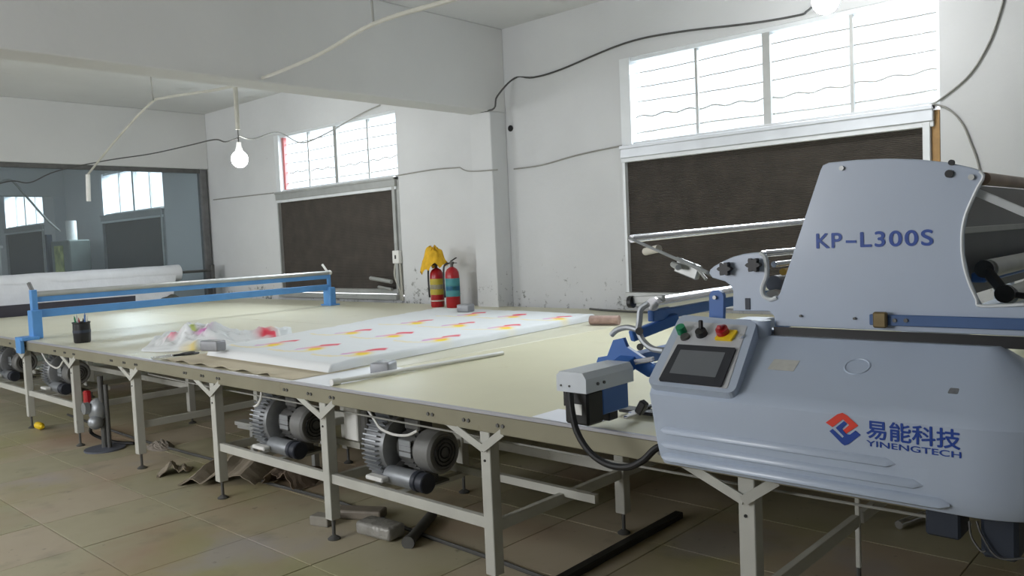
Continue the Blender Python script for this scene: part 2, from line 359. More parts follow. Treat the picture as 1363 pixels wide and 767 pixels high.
B().bb(XL, XR, YR-.05, YR-.01, TZ-.095, TZ-.021, .003).obj('rear_channel', band_m, tb)
bolt0 = None
for k in range(len(legx)):
    for dx in (-.36, -.33, -.12, -.09, .09, .12):
        if legx[k]+dx > XR-.02 or legx[k]+dx < XL: continue
        if bolt0 is None:
            bolt0 = B().cyl((legx[k]+dx, YF-.006, TZ-.055), (legx[k]+dx, YF+.002, TZ-.055), .009, seg=6).obj('bolt', iron_m, tb); bolt0x = legx[k]+dx
        else:
            c = bolt0.copy(); col.objects.link(c); c.location = (legx[k]+dx-bolt0x, 0, 0)
rows = [YF+.035, 3.52, 4.85, 6.1]
for r, y in enumerate(rows):
    if r: B().bb(XL+.05, XR-.05, y-.02, y+.02, TZ-.09, TZ-.022).obj('bearer', band_m, tb)
    for k, x in enumerate(legx):
        if x > XR or x < XL: continue
        hw = .010 if (r == 1 and k == 9) else .03
        lg = B().bb(x-hw, x+hw, y-hw, y+hw, .115, TZ-.03, .003).obj('leg', steel_grey, tb)
        if r == 0 or (r == 1):
            b = B(); b.cyl((x, y, .012), (x, y, .12), .010, seg=8); b.lathe([(.034, 0), (.036, .006), (.02, .018), (.013, .022)], (x, y, 0), 'Z', 14); b.obj('levelling_foot', iron_m, lg, True)
        else:
            b = B(); b.cyl((x, y, 0), (x, y, .12), .012, seg=6); b.obj('levelling_foot', iron_m, lg)
        if r == 0 and x > XL+.3:
            B().bar((x-.005, y-.037, .69), (x-.25, y-.028, .785), .008, .034).obj('brace', steel_grey, lg)
            B().bar((x-.005, y-.045, .69), (x+.11, y-.030, .775), .008, .034).obj('brace', steel_grey, lg)
            B().cyl((x-.003, y-.034, .635), (x-.003, y-.028, .635), .006, seg=8).obj('bolt_hole', black_m, lg)
# lower stretchers
def stretch(p, q, wd=.03, ht=.052): B().bar(p, q, wd, ht, .002).obj('stretcher', steel_grey, tb)
for i in range(len(legx)-1):
    if legx[i] < XL: continue
    kk = i-3
    if kk in (3, 4, 0, -1, -2, -3): stretch((legx[i]+.03, rows[0], .345), (legx[i+1]-.03, rows[0], .345))
    stretch((legx[i]+.03, rows[1], .355), (legx[i+1]-.03, rows[1], .355)) if kk in (0, 2, 3, 4, -1) else None
for i, x in enumerate(legx):
    if x > XR or x < XL: continue
    stretch((x, rows[0]+.03, .33), (x, rows[1]-.03, .33)); stretch((x, rows[1]+.03, .33), (x, rows[2]-.03, .33))

# ------------------------------------------------------------------ vacuum blowers under the table
def blower(x, y, label):
    z = .530
    t = thing('vacuum_blower', label, 'blower', (x, y, .341), 'vacuum blowers under the table')
    # ribbed ring housing, axis along x
    b = B(); seg = 46; R = .185
    b.lathe([(.05, -.005), (.13, -.012), (.165, .0), (.172, .02), (.172, .12), (.16, .15), (.12, .165), (.05, .16)], (x, y, z), 'X', 32)
    hs = b.obj('ring_housing', M('grey_cast_housing', (132, 134, 136), .45, .4, .15, 10), t, True)
    b = B()
    for k in range(seg):
        a = 2*PI*k/seg; rd = Vector((0, math.cos(a), math.sin(a)))
        if rd.z < -.86: continue
        b.bar(Vector((x+.012, y, z))+rd*.177, Vector((x+.128, y, z))+rd*.177, .007, .036, 0, tuple(rd))
    b.obj('cooling_fins', silver_m, hs)
    b = B(); b.lathe([(.07, .15), (.085, .17), (.085, .20), (.098, .21), (.098, .40), (.08, .405)], (x, y, z), 'X', 24); mo = b.obj('motor', iron_m, t, True)
    b = B()
    for k in range(22):
        a = 2*PI*k/22; rd = Vector((0, math.cos(a), math.sin(a))); b.bar(Vector((x+.215, y, z))+rd*.103, Vector((x+.31, y, z))+rd*.103, .005, .014, 0, tuple(rd))
    b.obj('motor_fins', iron_m, mo)
    B().bb(x+.215, x+.31, y-.106, y-.1, z-.03, z+.06, .003).obj('rating_plate', silver_m, mo)
    fcm = M('grey_fan_cover', (118, 118, 116), .5, .2, .12, 10)
    b = B(); b.lathe([(.108, .33), (.112, .36), (.112, .44), (.10, .455), (.09, .456), (.085, .45)], (x, y, z), 'X', 28); fc = b.obj('fan_cover', fcm, t, True)
    b = B()
    for rr in (.03, .05, .07): b.tube([(x+.458, y+rr*math.cos(2*PI*k/16), z+rr*math.sin(2*PI*k/16)) for k in range(17)], .004, 4)
    b.obj('fan_grille', black_m, fc)
    B().bb(x+.20, x+.32, y-.05, y+.05, z+.10, z+.165, .008).obj('terminal_box', iron_m, t)
    zs = .395; ysl = y-.115
    si = B().lathe([(.045, .14), (.05, .15), (.05, .36), (.046, .365)], (x, ysl, zs), 'X', 20).obj('silencer', silver_m, t, True)
    b = B(); b.lathe([(.052, .36), (.054, .37), (.054, .39), (.048, .395), (.048, .41), (.053, .415), (.053, .445), (.047, .45)], (x, ysl, zs), 'X', 20); b.obj('end_cap', M('charcoal_cap', (44, 48, 58), .5, 0, .1, 9), si, True)
    b = B(); b.cyl((x+.19, ysl+.01, zs), (x+.15, y-.02, z-.10), .04, seg=14); b.obj('inlet_neck', iron_m, si, True)
    b = B(); b.bb(x+.0, x+.36, y-.05, y+.11, .341, .352); b.bb(x+.04, x+.12, y-.04, y+.05, .35, z-.14); b.bb(x+.25, x+.34, y-.04, y+.05, .35, z-.08); b.obj('base_foot', iron_m, t)
    B().bb(x+.06, x+.20, y-.215, y-.165, .378, .402, .006).obj('junction_block', white_m, t)
    return t
blower(-3.51, 2.76, 'ribbed ring vacuum blower beneath the white rod, its round fan cover fully in view')
blower(-4.66, 2.76, 'ribbed ring vacuum blower with silver silencer beside a hanging white switch box')
blower(-8.62, 2.80, 'ribbed vacuum blower right of the blue clamp foot under the table')
blower(-10.1, 2.80, 'farthest ribbed vacuum blower, left of the blue clamp foot under the table')
for bx in (-3.51, -4.66, -8.62, -10.1):
    for dx in (.07, .29): B().bar((bx+dx, rows[0]+.01, .326), (bx+dx, 3.02, .326), .05, .028, .002).obj('blower_rail', steel_grey, tb)
    B().bar((bx-.25, 3.02, .36), (bx+(1.22 if bx > -4 else .55), 3.02, .36), .03, .04).obj('blower_rail', steel_grey, tb)

# ------------------------------------------------------------------ blue cloth clamp across the table
cl = thing('cloth_clamp', 'blue end clamp bar spanning across the spreading table on two blue feet', 'clamp', (-8.58, 2.6, TZ))
N_, F_ = Vector((-8.575, 2.59, 0)), Vector((-8.93, 6.18, 0))
dv = (F_-N_).normalized()
def on(t, z, s=0): return N_.lerp(F_, t)+Vector((0, 0, z))+Vector((dv.y, -dv.x, 0))*s
b = B(); b.bar(on(0, 1.10), on(1, 1.10), .05, .075, .004); b.obj('lower_beam', blue2_m, cl)
b = B(); b.bar(on(.005, 1.235), on(1, 1.235), .03, .05, .003); b.obj('upper_beam', blue2_m, cl)
b = B(); b.cyl(on(.0, 1.285), on(1.01, 1.285), .028, seg=14); b.obj('round_bar', grey_alu, cl, True)
ft = B().bar(on(0, TZ), on(0, 1.33), .07, .05, .004).box(on(0, TZ+.14), (.12, .09, .27), None, .006).obj('foot', blue2_m, cl)
b = B(); b.bb(-8.68, -8.47, YF-.05, YF+.10, TZ, TZ+.03, .004); b.bb(-8.66, -8.52, YF-.055, YF-.02, TZ-.12, TZ+.02, .004); b.obj('edge_grip', blue2_m, ft)
B().bar(on(0, 1.31), on(0, 1.40)+Vector((-.04, -.02, 0)), .03, .03, .004).obj('lever', iron_m, ft)
ft2 = B().box(on(1, TZ+.12), (.16, .10, .24), None, .02, 2).bar(on(1, TZ), on(1, 1.30), .04, .04, .003).obj('foot', blue2_m, cl)
b = B(); b.bb(-9.04, -8.82, 6.11, 6.26, TZ, TZ+.02, .005); b.obj('base_plate', blue2_m, ft2)
b = B(); b.bar(on(1, 1.28), on(.99, 1.40)+Vector((-.08, 0, 0)), .022, .025, .003).ball(on(1.005, 1.285), .035); b.obj('lever', white_m, ft2)

# ------------------------------------------------------------------ printed fabric stack, paper, heap
def hsum(x, y, s=1, o=0): return noise.noise(Vector((x*s+o, y*s-o, o*.7)))
WHITE, PINK, RED, YEL, PUR, GRN = [lin(c) for c in ((226, 229, 230), (240, 150, 170), (226, 62, 84), (246, 214, 40), (216, 140, 196), (206, 222, 130))]
def mixc(a, b_, t): t = max(0, min(1, t)); return tuple(a[i]*(1-t)+b_[i]*t for i in range(3))+(1,)
def gau(u, v, cu, cv, su, sv, ang=0):
    c, s = math.cos(ang), math.sin(ang); a, d = (u-cu)*c+(v-cv)*s, -(u-cu)*s+(v-cv)*c; return math.exp(-(a/su)**2-(d/sv)**2)
motifs = []
for r in range(4):
    for c_ in range(3): motifs.append((-4.275-.53*c_-.055*r, 3.205+.735*r))
def printcol(x, y):
    cc = WHITE
    for mx_, my in motifs:
        u, v = x-mx_, y-my
        if abs(u) > .5 or abs(v) > .5: continue
        # ribbon motif set askew on the cloth: red head, yellow heart, purple tail, two thin yellow-green sweeps
        a_, d_ = (.737*u+.674*v)/1.1, (-.674*u+.737*v)/1.6
        d1 = d_-.05*math.sin(a_*14+.4)-.02
        if -.13 < a_ < .11:
            if a_ < -.01: cc = mixc(cc, PUR, (1-abs(d1)/.035)*.9)
            else: cc = mixc(cc, RED, (1-abs(d1-.02)/.055)*1.25)
        cc = mixc(cc, YEL, 1.7*gau(a_, d_, .0, -.045, .042, .055, .2)); cc = mixc(cc, PINK, .9*gau(a_, d_, -.02, .01, .05, .03))
        if abs(d_+.11-.3*a_*a_*4) < .018 and -.32 < a_ < -.02: cc = mixc(cc, YEL, .35)
    return cc
cloth_m = attr_mat('printed_white_cotton')
def color_attr(o, fn):
    a = o.data.color_attributes.new('print', 'FLOAT_COLOR', 'POINT'); off = OFF[o]
    for i, v in enumerate(o.data.vertices):
        a.data[i].color = fn(v.co.x+off.x, v.co.y+off.y, v.co.z+off.z)
A_, B_, C_, D_ = (-5.62, 2.80), (-4.05, 2.765), (-4.33, 5.82), (-6.55, 5.92)
def quad(u, v):
    x = (A_[0]*(1-u)+B_[0]*u)*(1-v)+(D_[0]*(1-u)+C_[0]*u)*v; y = (A_[1]*(1-u)+B_[1]*u)*(1-v)+(D_[1]*(1-u)+C_[1]*u)*v; return x, y
def stack_pt(u, v):
    x, y = quad(u, v); e = min(u, 1-u, v, 1-v)*2.2; x += .012*hsum(x, y, 5, 3); y += .012*hsum(x, y, 4, 8)
    h = .052*(1-max(0, 1-e/.035)**3)+.006*hsum(x, y, 3, 1)+.004*hsum(x, y, 11, 5)
    return Vector((x, y, TZ+.003+max(0, h)))
def stack_full(u, v):
    # the outermost ring drops straight to the table
    if u in (0, 1) or v in (0, 1):
        x, y = quad(u, v); return Vector((x, y, TZ+.003))
    return stack_pt(u, v)
st = tag(origin(B().field(stack_full, 190, 240).obj('fabric_stack', cloth_m, None, True, 3), (-5.2, 4.3, TZ)), 'thick white fabric layers printed with red and yellow ribbon motifs, spread flat on the table', 'fabric')
color_attr(st, lambda x, y, z: printcol(x, y))
# side folds of the layers
def mat_pt(u, v):
    x = -5.75+1.72*u; y = 2.512+.45*v; z = TZ+.0022
    if v < .18: z += .016*max(0, (1-v/.18))*(.5+.5*math.sin(x*23))*(1 if u < .85 else 0)
    return Vector((x, y, z))
tag(origin(B().field(mat_pt, 90, 14).obj('paper_sheet', M('kraft_paper', (188, 176, 150), .8, 0, .06, 4), None, True), (-4.9, 2.7, TZ)), 'brown kraft paper sheet under the fabric stack with a curling front edge', 'paper')
def heap_h(x, y):
    h = .17*gau(x, y, -6.36, 3.02, .22, .17)+.15*gau(x, y, -6.12, 3.12, .2, .2)+.11*gau(x, y, -5.95, 3.45, .2, .22)+.12*gau(x, y, -6.6, 2.93, .13, .13)+.07*gau(x, y, -6.15, 3.75, .22, .3)
    q_ = Vector((x+.05*hsum(x, y, 8, 5), y+.05*hsum(x, y, 8, 9), 0))
    r = .5+1.0*hsum(q_.x, q_.y, 7.5, 2)+.55*hsum(q_.x, q_.y, 16, 6)+.22*(1-2.4*abs(hsum(q_.x, q_.y, 22, 3)))
    return h**.8*.60*max(.25, .5+.5*r)+.004
def heap_pt(u, v):
    a = 2*PI*u; rr = v; ex = .46+.05*math.sin(3*a)+.04*math.sin(5*a+1); ey = .62+.06*math.sin(4*a+2)
    x = -6.30+rr*ex*math.cos(a); y = 3.27+rr*ey*.9*math.sin(a)
    sk = (y-3.22)*.06; x += sk
    z = heap_h(x, y) if v < .999 else 0
    x += .03*hsum(x, y, 9, 4); y += .03*hsum(x, y, 9, 9)
    return Vector((x, y, TZ+.002+z))
hp = tag(origin(B().field(heap_pt, 160, 80).obj('fabric_heap', cloth_m, None, True, 3), (-6.2, 3.22, TZ)), 'crumpled heap of white printed fabric beside the flat stack', 'fabric')
def heapcol(x, y, z):
    c = WHITE
    for cx, cy, s_, k, am in ((-6.16, 3.05, .06, PUR, 1.2), (-6.2, 3.2, .05, YEL, 1.2), (-5.99, 2.86, .06, YEL, 1.5), (-6.42, 2.92, .05, PINK, 1), (-5.86, 3.45, .09, RED, 1.2), (-5.99, 3.55, .05, YEL, .9), (-5.9, 3.0, .05, PINK, .9), (-6.26, 3.02, .03, GRN, 1.2)):
        c = mixc(c, k, am*gau(x+.03*hsum(x, y, 14, 1), y, cx, cy, s_, s_*.8)*1.1)
    return c
color_attr(hp, heapcol)

# ------------------------------------------------------------------ things on the table
wt_m = M('dull_grey_metal', (150, 152, 156), .45, .3, .1, 9)
def weight(px, py, dx, dy, dz, rz, lab, zb=TZ+.001):
    p = oz(px, py, zb); b = B(); b.box((0, 0, dz/2), (dx, dy, dz), None, .012, 3); o = b.obj('fabric_weight', wt_m, None, True); o.location = p; o.rotation_euler = (0, 0, rz); tag(o, lab, 'weight', 'grey weights on the table'); return o
weight(284, 467, .17, .09, .075, .25, 'grey metal block weight at the corner of the crumpled heap', TZ+.055)
weight(511, 497, .12, .13, .07, .5, 'grey metal block weight beside the white rod')
weight(620, 415, .14, .12, .075, .2, 'grey metal block weight near the fire extinguishers', TZ+.055)
rd = B(); rd.cyl((-3.655, 2.52, TZ+.02), (-3.60, 3.80, TZ+.013), .013, seg=14); rd.cyl((-3.6555, 2.51, TZ+.02), (-3.654, 2.56, TZ+.02), .019, seg=14)
tag(origin(rd.obj('measuring_rod', white_m, None, True), (-3.63, 3.15, TZ)), 'long thin white rod lying across the table', 'rod')
pj = oz(110, 456, TZ); jar = thing('pen_pot', 'black pot holding pens near the blue clamp', 'pot', pj)
b = B(); b.lathe([(.062, 0), (.068, .01), (.072, .10), (.070, .17), (.075, .175), (.075, .185), (.066, .185), (.06, .03)], pj, 'Z', 20); b.obj('pot_body', black_m, jar, True)
b = B(); b.lathe([(.0732, .09), (.0732, .115), (.070, .115), (.070, .09)], pj, 'Z', 20); b.obj('band', navy_m, jar, True)
b = B(); b.tube(smooth_path([pj+Vector((-.07, -.01, .15)), pj+Vector((-.12, -.01, .14)), pj+Vector((-.12, -.01, .06)), pj+Vector((-.072, -.01, .04))]), .009, 6); b.obj('handle', black_m, jar, True)
for k in range(6):
    a = k*1.05; p = pj+Vector((.03*math.cos(a), .03*math.sin(a), .035)); q = pj+Vector((.05*math.cos(a), .05*math.sin(a), .20+.02*(k % 3)))
    b = B(); b.cyl(p, q, .007, seg=8); b.cyl(q, q+(q-p).normalized()*.02, .006, .002, seg=8)
    tag(origin(b.obj('marker_pen', [black_m, white_m, blue_m, red_m, green_m, grey_alu][k], None, True), p), ['black', 'white', 'blue', 'red', 'green', 'grey'][k]+' pen standing in the black pot', 'pen', 'pens in the black pot')
# scissors
sp, sq = oz(212, 476, TZ+.01), oz(248, 471, TZ+.01); sc = thing('scissors', 'steel fabric scissors lying in front of the crumpled heap', 'scissors', (sp+sq)/2)
d = (sq-sp).normalized(); nn = Vector((-d.y, d.x, 0)); mid = sp.lerp(sq, .5)
for s in (-1, 1):
    b = B(); b.prism([(0, -.008), (.16, s*.004), (.16, s*.004+.004), (0, .012)], lambda u, v, w_: mid-d*u+nn*v+Vector((0, 0, w_)), .0+.004*s, .005+.004*s); b.obj('blade', chrome_m, sc)
    b = B(); cen = mid+d*.13+nn*s*.03; b.tube(smooth_path([mid, mid+d*.05+nn*s*.012]+[cen+d*.05*math.cos(PI+t*PI/4*s)+nn*.024*math.sin(PI+t*PI/4*s) for t in range(8)]+[mid+d*.07+nn*s*.015], 4), .007, 6); b.obj('handle_loop', black_m, sc, True)
# rolled bundle by the far edge
p, q = oz(786, 424, TZ+.055), oz(824, 424, TZ+.055)
b = B(); dd = (q-p); b.tube([p.lerp(q, t/10) for t in range(11)], .052, 14); bmesh.ops.scale(b.b, verts=b.b.verts, vec=(1, 1, .75), space=Matrix.Translation((0, 0, -TZ)))
o = tag(origin(b.obj('rolled_bundle', M('dusty_pink_cloth', (176, 150, 140), .85, 0, .2, 14, .5, 30), None, True), (p+q)/2+Vector((0, 0, 0))), 'small dusty pink rolled bundle at the far table edge', 'bundle')
b = B(); b.field(lambda u, v: Vector((-2.22+.30*u, 2.50+.18*v-.02*u, TZ+.0022+.003*math.sin(u*3)*v)), 8, 4)
tag(origin(b.obj('paper_slip', M('white_paper', (236, 238, 244), .7, 0, .03, 5)), (-2.07, 2.58, TZ)), 'white paper slip below the grey cutter head', 'paper')

# fire extinguishers
def extinguisher(x, y, s, label, bandm, bands):
    t = thing('fire_extinguisher', label, 'extinguisher', (x, y, TZ), 'fire extinguishers by the pillar')
    z = TZ; R = .082*s
    B().lathe([(R*.9, 0), (R, .012), (R, .36*s), (R*.93, .41*s), (R*.7, .445*s), (R*.35, .465*s), (.02, .47*s)], (x, y, z), 'Z', 24).obj('cylinder', red_m, t, True)
    for za, zc, mm in bands: B().lathe([(R*.9, za*s), (R+.0015, za*s), (R+.0015, zc*s), (R*.9, zc*s)], (x, y, z), 'Z', 24).obj('printed_band', mm, t, True)
    b = B(); b.cyl((x, y, z+.46*s), (x, y, z+.515*s), .018, seg=12); b.box((x, y, z+.515*s), (.05, .04, .03), None, .006); b.obj('valve', iron_m, t)
    b = B(); b.bar((x-.01, y, z+.535*s), (x+.10, y-.02, z+.575*s), .02, .008); b.bar((x-.01, y, z+.52*s), (x+.10, y-.02, z+.515*s), .02, .008); b.obj('squeeze_handle', black_m, t)
    b = B(); b.tube(smooth_path([(x-.02, y, z+.515*s), (x-.09, y-.03, z+.49*s), (x-R-.02, y-.04, z+.36*s), (x-R-.006, y-.05, z+.18*s), (x-R+.01, y-.06, z+.12*s)]), .011, 7); b.obj('hose', black_m, t, True)
    return t
pale_m = M('aged_white_label', (206, 206, 196), .6, 0, .06, 12); teal_m = M('teal_label', (70, 140, 146), .55, 0, .08, 12); ylab_m = M('olive_yellow_label', (190, 172, 60), .55, 0, .1, 10)
extinguisher(-7.10, 6.42, .98, 'red fire extinguisher under a yellow cloth, standing at the far table edge', pale_m, [(.15, .34, ylab_m), (.215, .27, pale_m), (.07, .085, pale_m)])
extinguisher(-6.81, 6.40, 1.0, 'red fire extinguisher with a teal label band, next to the pillar', teal_m, [(.13, .34, teal_m), (.20, .25, M('blue_label', (70, 140, 190), .5, 0, .05, 10))])
def yc(u, v):
    a = 2*PI*u; r = .02+.17*v; x = -7.12+r*math.cos(a)*1.0; y = 6.40+r*math.sin(a)*.75
    z = TZ+.70-.20*v**2-.10*v*v*max(0, math.cos(a+2.4))+.07*(hsum(math.cos(a)*2+v*2, math.sin(a)*2, 1.7, 3))+.025*math.sin(5*a)*v
    return Vector((x, y, z))
tag(origin(B().field(yc, 40, 14).obj('yellow_cloth', M('yellow_cotton', (226, 178, 40), .85, 0, .12, 14, .4, 25), None, True, 3), (-7.12, 6.4, TZ+.5)), 'crumpled yellow cloth draped over the top of a fire extinguisher', 'cloth')

# ------------------------------------------------------------------ fabric roll at the table end
rs = thing('fabric_roll_stand', 'dark steel axle stand carrying the white fabric roll at the far table end', 'stand', (-12.9, 6.45, 0))
b = B(); b.cyl((-12.9, .6, 1.277), (-12.9, 6.62, 1.325), .022, seg=10); b.obj('axle', iron_m, rs, True)
b = B(); b.bar((-12.9, 6.62, 0), (-12.9, 6.62, 1.42), .07, .06, .004); b.bb(-13.05, -12.75, 6.52, 6.72, 0, .02); b.obj('end_post', iron_m, rs)
b = B(); b.bar((-12.9, .7, 0), (-12.9, .7, 1.36), .07, .06, .004); b.bb(-13.05, -12.75, .6, .8, 0, .02); b.obj('end_post', iron_m, rs)
def rollpt(u, v):
    y = 1.0+5.05*v; a = 2*PI*u; r = .125+.006*hsum(math.cos(a)*2, y*2, 1.5, 2)+.004*math.sin(y*9+a*2); return Vector((-12.9+r*math.cos(a), y, 1.28+.04*(y-1)/5+r*math.sin(a)))
roll_m = M('white_cotton_cloth', (224, 226, 230), .85, 0, .04, 6, .2, 20)
fr = thing('fabric_roll', 'long roll of white fabric with its loose end hanging, beyond the blue clamp', 'fabric roll', (-12.9, 3.5, 1.18))
b = B(); b.field(rollpt, 28, 60); b.cyl((-12.9, 6.02, 1.32), (-12.9, 6.051, 1.32), .123, seg=28); b.cyl((-12.9, 1.0, 1.28), (-12.9, 1.03, 1.28), .123, seg=28); b.obj('rolled_cloth', roll_m, fr, True, 1)
b = B(); b.field(lambda u, v: Vector((-12.78+.012*math.sin(u*40)*v+.05*v, 1.0+4.95*u-.12*v*u, 1.31-.45*v)), 70, 12); b.obj('hanging_end', roll_m, fr, True)
B().cyl((-12.9, 6.04, 1.32), (-12.9, 6.09, 1.32), .05, seg=14).obj('roll_core', iron_m, fr, True)
tg = thing('feed_trough', 'dark feed trough across the table end below the white fabric roll', 'trough', (-12.6, 3.2, .7))
b = B(); b.prism([(-12.74, .70), (-12.50, .70), (-12.46, 1.02), (-12.475, 1.02), (-12.53, .74), (-12.72, .74), (-12.78, 1.03), (-12.80, 1.03)], lambda u, v, w_: Vector((u, w_, v)), 1.0, 5.15); b.obj('tray', M('dark_slate_metal', (58, 56, 66), .55, .1, .1, 8), tg)
for yy in (1.2, 3.2, 5.0): B().bb(-12.70, -12.60, yy-.04, yy+.04, 0, .70).obj('support', iron_m, tg)
tag(origin(B().field(lambda u, v: Vector((-12.8+.25*u, 5.55+.45*v, .872+.09*math.sin(PI*u)*math.sin(PI*v)*(1+.8*hsum(u*4, v*4, 1, 2)))), 14, 14).obj('dark_cloth', M('olive_grey_cloth', (86, 88, 82), .9, 0, .2, 15), None, True, 3), (-12.68, 5.77, .87)), 'crumpled olive grey cloth below the end of the fabric roll', 'cloth')
B().bb(-12.95, -12.5, 5.4, 6.1, .83, .868).obj('end_shelf', band_m, tg)

# ------------------------------------------------------------------ far room equipment
mxp = oy(94, 340, 6.2).x
fq = thing('standing_machine', 'slim upright machine with green front and white pipe behind the partition', 'machine', (mxp, 6.2, 0))
B().bb(mxp-.5, mxp+.55, 6.0, 6.4, 0, 2.0, .02).obj('cabinet', M('grey_green_cabinet', (112, 122, 116), .5, 0, .12, 6), fq)
B().bb(mxp-.28, mxp+.2, 5.985, 5.999, 1.2, 1.9).obj('front_panel', M('mottled_green', (140, 158, 70), .5, 0, .35, 7, c2=(196, 206, 120)), fq)
B().cyl((mxp+.15, 6.2, 2.0), (mxp+.15, 6.2, 2.4), .1, seg=14).obj('pipe', white_m, fq, True)
B().bb(mxp-.66, mxp-.54, 5.95, 6.05, 0, 2.15).obj('post', navy_m, fq)
pt2 = B().tube(smooth_path([ox(0, 243, -16), ox(15, 240, -16.2), ox(32, 258, -16.8), ox(60, 290, -17.6), ox(80, 308, -18.4)]), .02, 6)
tag(origin(pt2.obj('hanging_hose', cable_m, None, True), (-17, 5, 2.6)), 'pale hose sagging towards the standing machine behind the partition', 'hose')
tag(origin(B().bb(-20.6, -20.45, 3.2, 5.65, 1.93, 1.98).bb(-20.58, -20.47, 3.3, 3.4, 0, 1.93).bb(-20.58, -20.47, 5.5, 5.6, 0, 1.93).obj('white_rack', white_m), (-20.5, 4.4, 0)), 'white horizontal rack behind the partition', 'rack')

# ------------------------------------------------------------------ bulbs, conduit and cables
def bulb(pos, ztop, label, e):
    p = Vector(pos); t = thing('hanging_bulb', label, 'bulb', p, 'bare bulbs')
    B().ball(p, .095, (1, 1, 1.05), 20).obj('glass_bulb', emit('lit_bulb_glass', (255, 255, 255), e/(PI*4*PI*.095**2)), t, True)
    B().lathe([(.05, .08), (.045, .10), (.03, .16), (.028, .20)], p, 'Z', 14).obj('lamp_holder', white_m, t, True)
    B().cyl(p+Vector((0, 0, .19)), (p.x, p.y, p.z+.36), .008, seg=6).obj('flex', dcable_m, t)
    B().cyl((p.x, p.y, p.z+.35), (p.x, p.y, ztop), .028, seg=10).obj('drop_pipe', pvc_m, t, True)
bulb(oy(319, 212, 5.0), ZC, 'lit bare white bulb hanging by a short pipe before the window beside the pillar', 28)
bulb(oy(1099, 0, 5.9), ZC, 'lit bare white bulb above the window behind the spreading machine', 28)
def cable(name, pts, r, mt, label, cat='cable', n=6, group=None):
    pp = smooth_path(pts, n); o = B().tube(pp, r, 6).obj(name, mt, None, True); return tag(origin(o, pp[len(pp)//2]), label, cat, group)
con = thing('ceiling_conduit', 'long pale conduit sagging across the room on droppers, bending down at its end', 'conduit', oy(345, 105, 3.8))
pa_, pb_ = oy(640, -14, 2.9), oy(600, 0, 3.0)
cp = [pa_+(pa_-pb_)*k for k in (16, 8, 4, 2, 1)]+[oy(640, -14, 2.9), oy(600, 0, 3.0), oy(497, 32, 3.3), oy(420, 75, 3.55), oy(345, 105, 3.8), oy(290, 119, 4.0), oy(220, 130, 4.35), oy(200, 138, 4.4), oy(160, 180, 4.4), oy(117, 232, 4.4)]
B().tube(smooth_path(cp), .014, 7).obj('pipe_run', pvc_m, con, True)
for px, py, Y in ((497, 32, 3.3), (345, 105, 3.8), (204, 134, 4.38)):
    q = oy(px, py, Y); B().tube([q, Vector((q.x-.02, q.y, (q.z+ZC)/2)), Vector((q.x, q.y, ZC))], .008, 5).obj('dropper', cable_m, con, True)
q = oy(117, 234, 4.4); B().cyl(q+Vector((0, 0, .02)), oy(118, 268, 4.4), .03, seg=10).obj('pull_tube', white_m, con, True)
yw = YW-.012
cable('wall_cable', [oy(615, 150, 6.58), oy(655, 146, 6.57), oy(662, 128, 6.57), oy(685, 104, yw), oy(710, 103, yw), oy(745, 93, yw), oy(830, 58, yw), oy(900, 43, yw), oy(1000, 31, yw), oy(1062, 20.5, yw), oy(1074, 15, 6.72), oy(1088, 2, 6.3), oy(1099, -16, 5.92)], .010, dcable_m, 'dark cable climbing the pillar and running above the window behind the machine')
cable('wall_cable', [oy(527, 234, yw), oy(575, 226, yw), oy(612, 223, yw)], .008, cable_m, 'grey cable stapled between the window and the pillar near the fire extinguishers')
cable('wall_cable', [oy(612, 223, 6.575), oy(625, 228, 6.575), oy(662, 226, 6.575)], .008, cable_m, 'short grey cable across the front of the pillar')
cable('wall_cable', [oy(684, 225, yw), oy(720, 220, yw), oy(770, 206, yw), oy(828, 194, yw)], .008, cable_m, 'grey cable sloping up the wall from the pillar to the window')
cable('wall_cable', [oy(284, 266, yw), oy(310, 263, yw), oy(364, 257, yw)], .008, cable_m, 'grey cable stapled between the partition post and the window')
cable('wall_cable', [oy(1338, -10, yw), oy(1330, 20, yw), oy(1316, 58, yw), oy(1290, 100, yw), oy(1252, 132, yw), oy(1236, 140, yw)], .008, cable_m, 'thin cable hanging down to the corner of the window behind the machine')
cable('wall_cable', [oy(1240, 138, yw), oy(1262, 145, yw), oy(1280, 163, yw), oy(1292, 190, yw), oy(1304, 228, yw), oy(1310, 300, yw)], .008, cable_m, 'thin cable dropping from the window corner behind the white side plate')
cable('lamp_wire', [ox(-20, 250, -13.15), ox(15, 241, -13.15), ox(40, 243, -13.1), ox(75, 228, -13.0), ox(140, 214, -12.8), ox(200, 205, -12.0), ox(250, 194, -10.8), ox(285, 186, -9.7), ox(300, 189, -9.3), oy(316, 184, 5.02)], .009, dcable_m, 'sagging wire from the hanging bulb over to the partition', group=None)
cable('lamp_wire', [oy(317, 180, 5.0), oy(336, 185, 5.4), oy(370, 176, 6.3), oy(400, 190, 6.7), oy(430, 180, 6.75), oy(480, 152, 6.8), oy(506, 140, yw)], .009, cable_m, 'pale wire looping from the hanging bulb across the window beside the pillar')
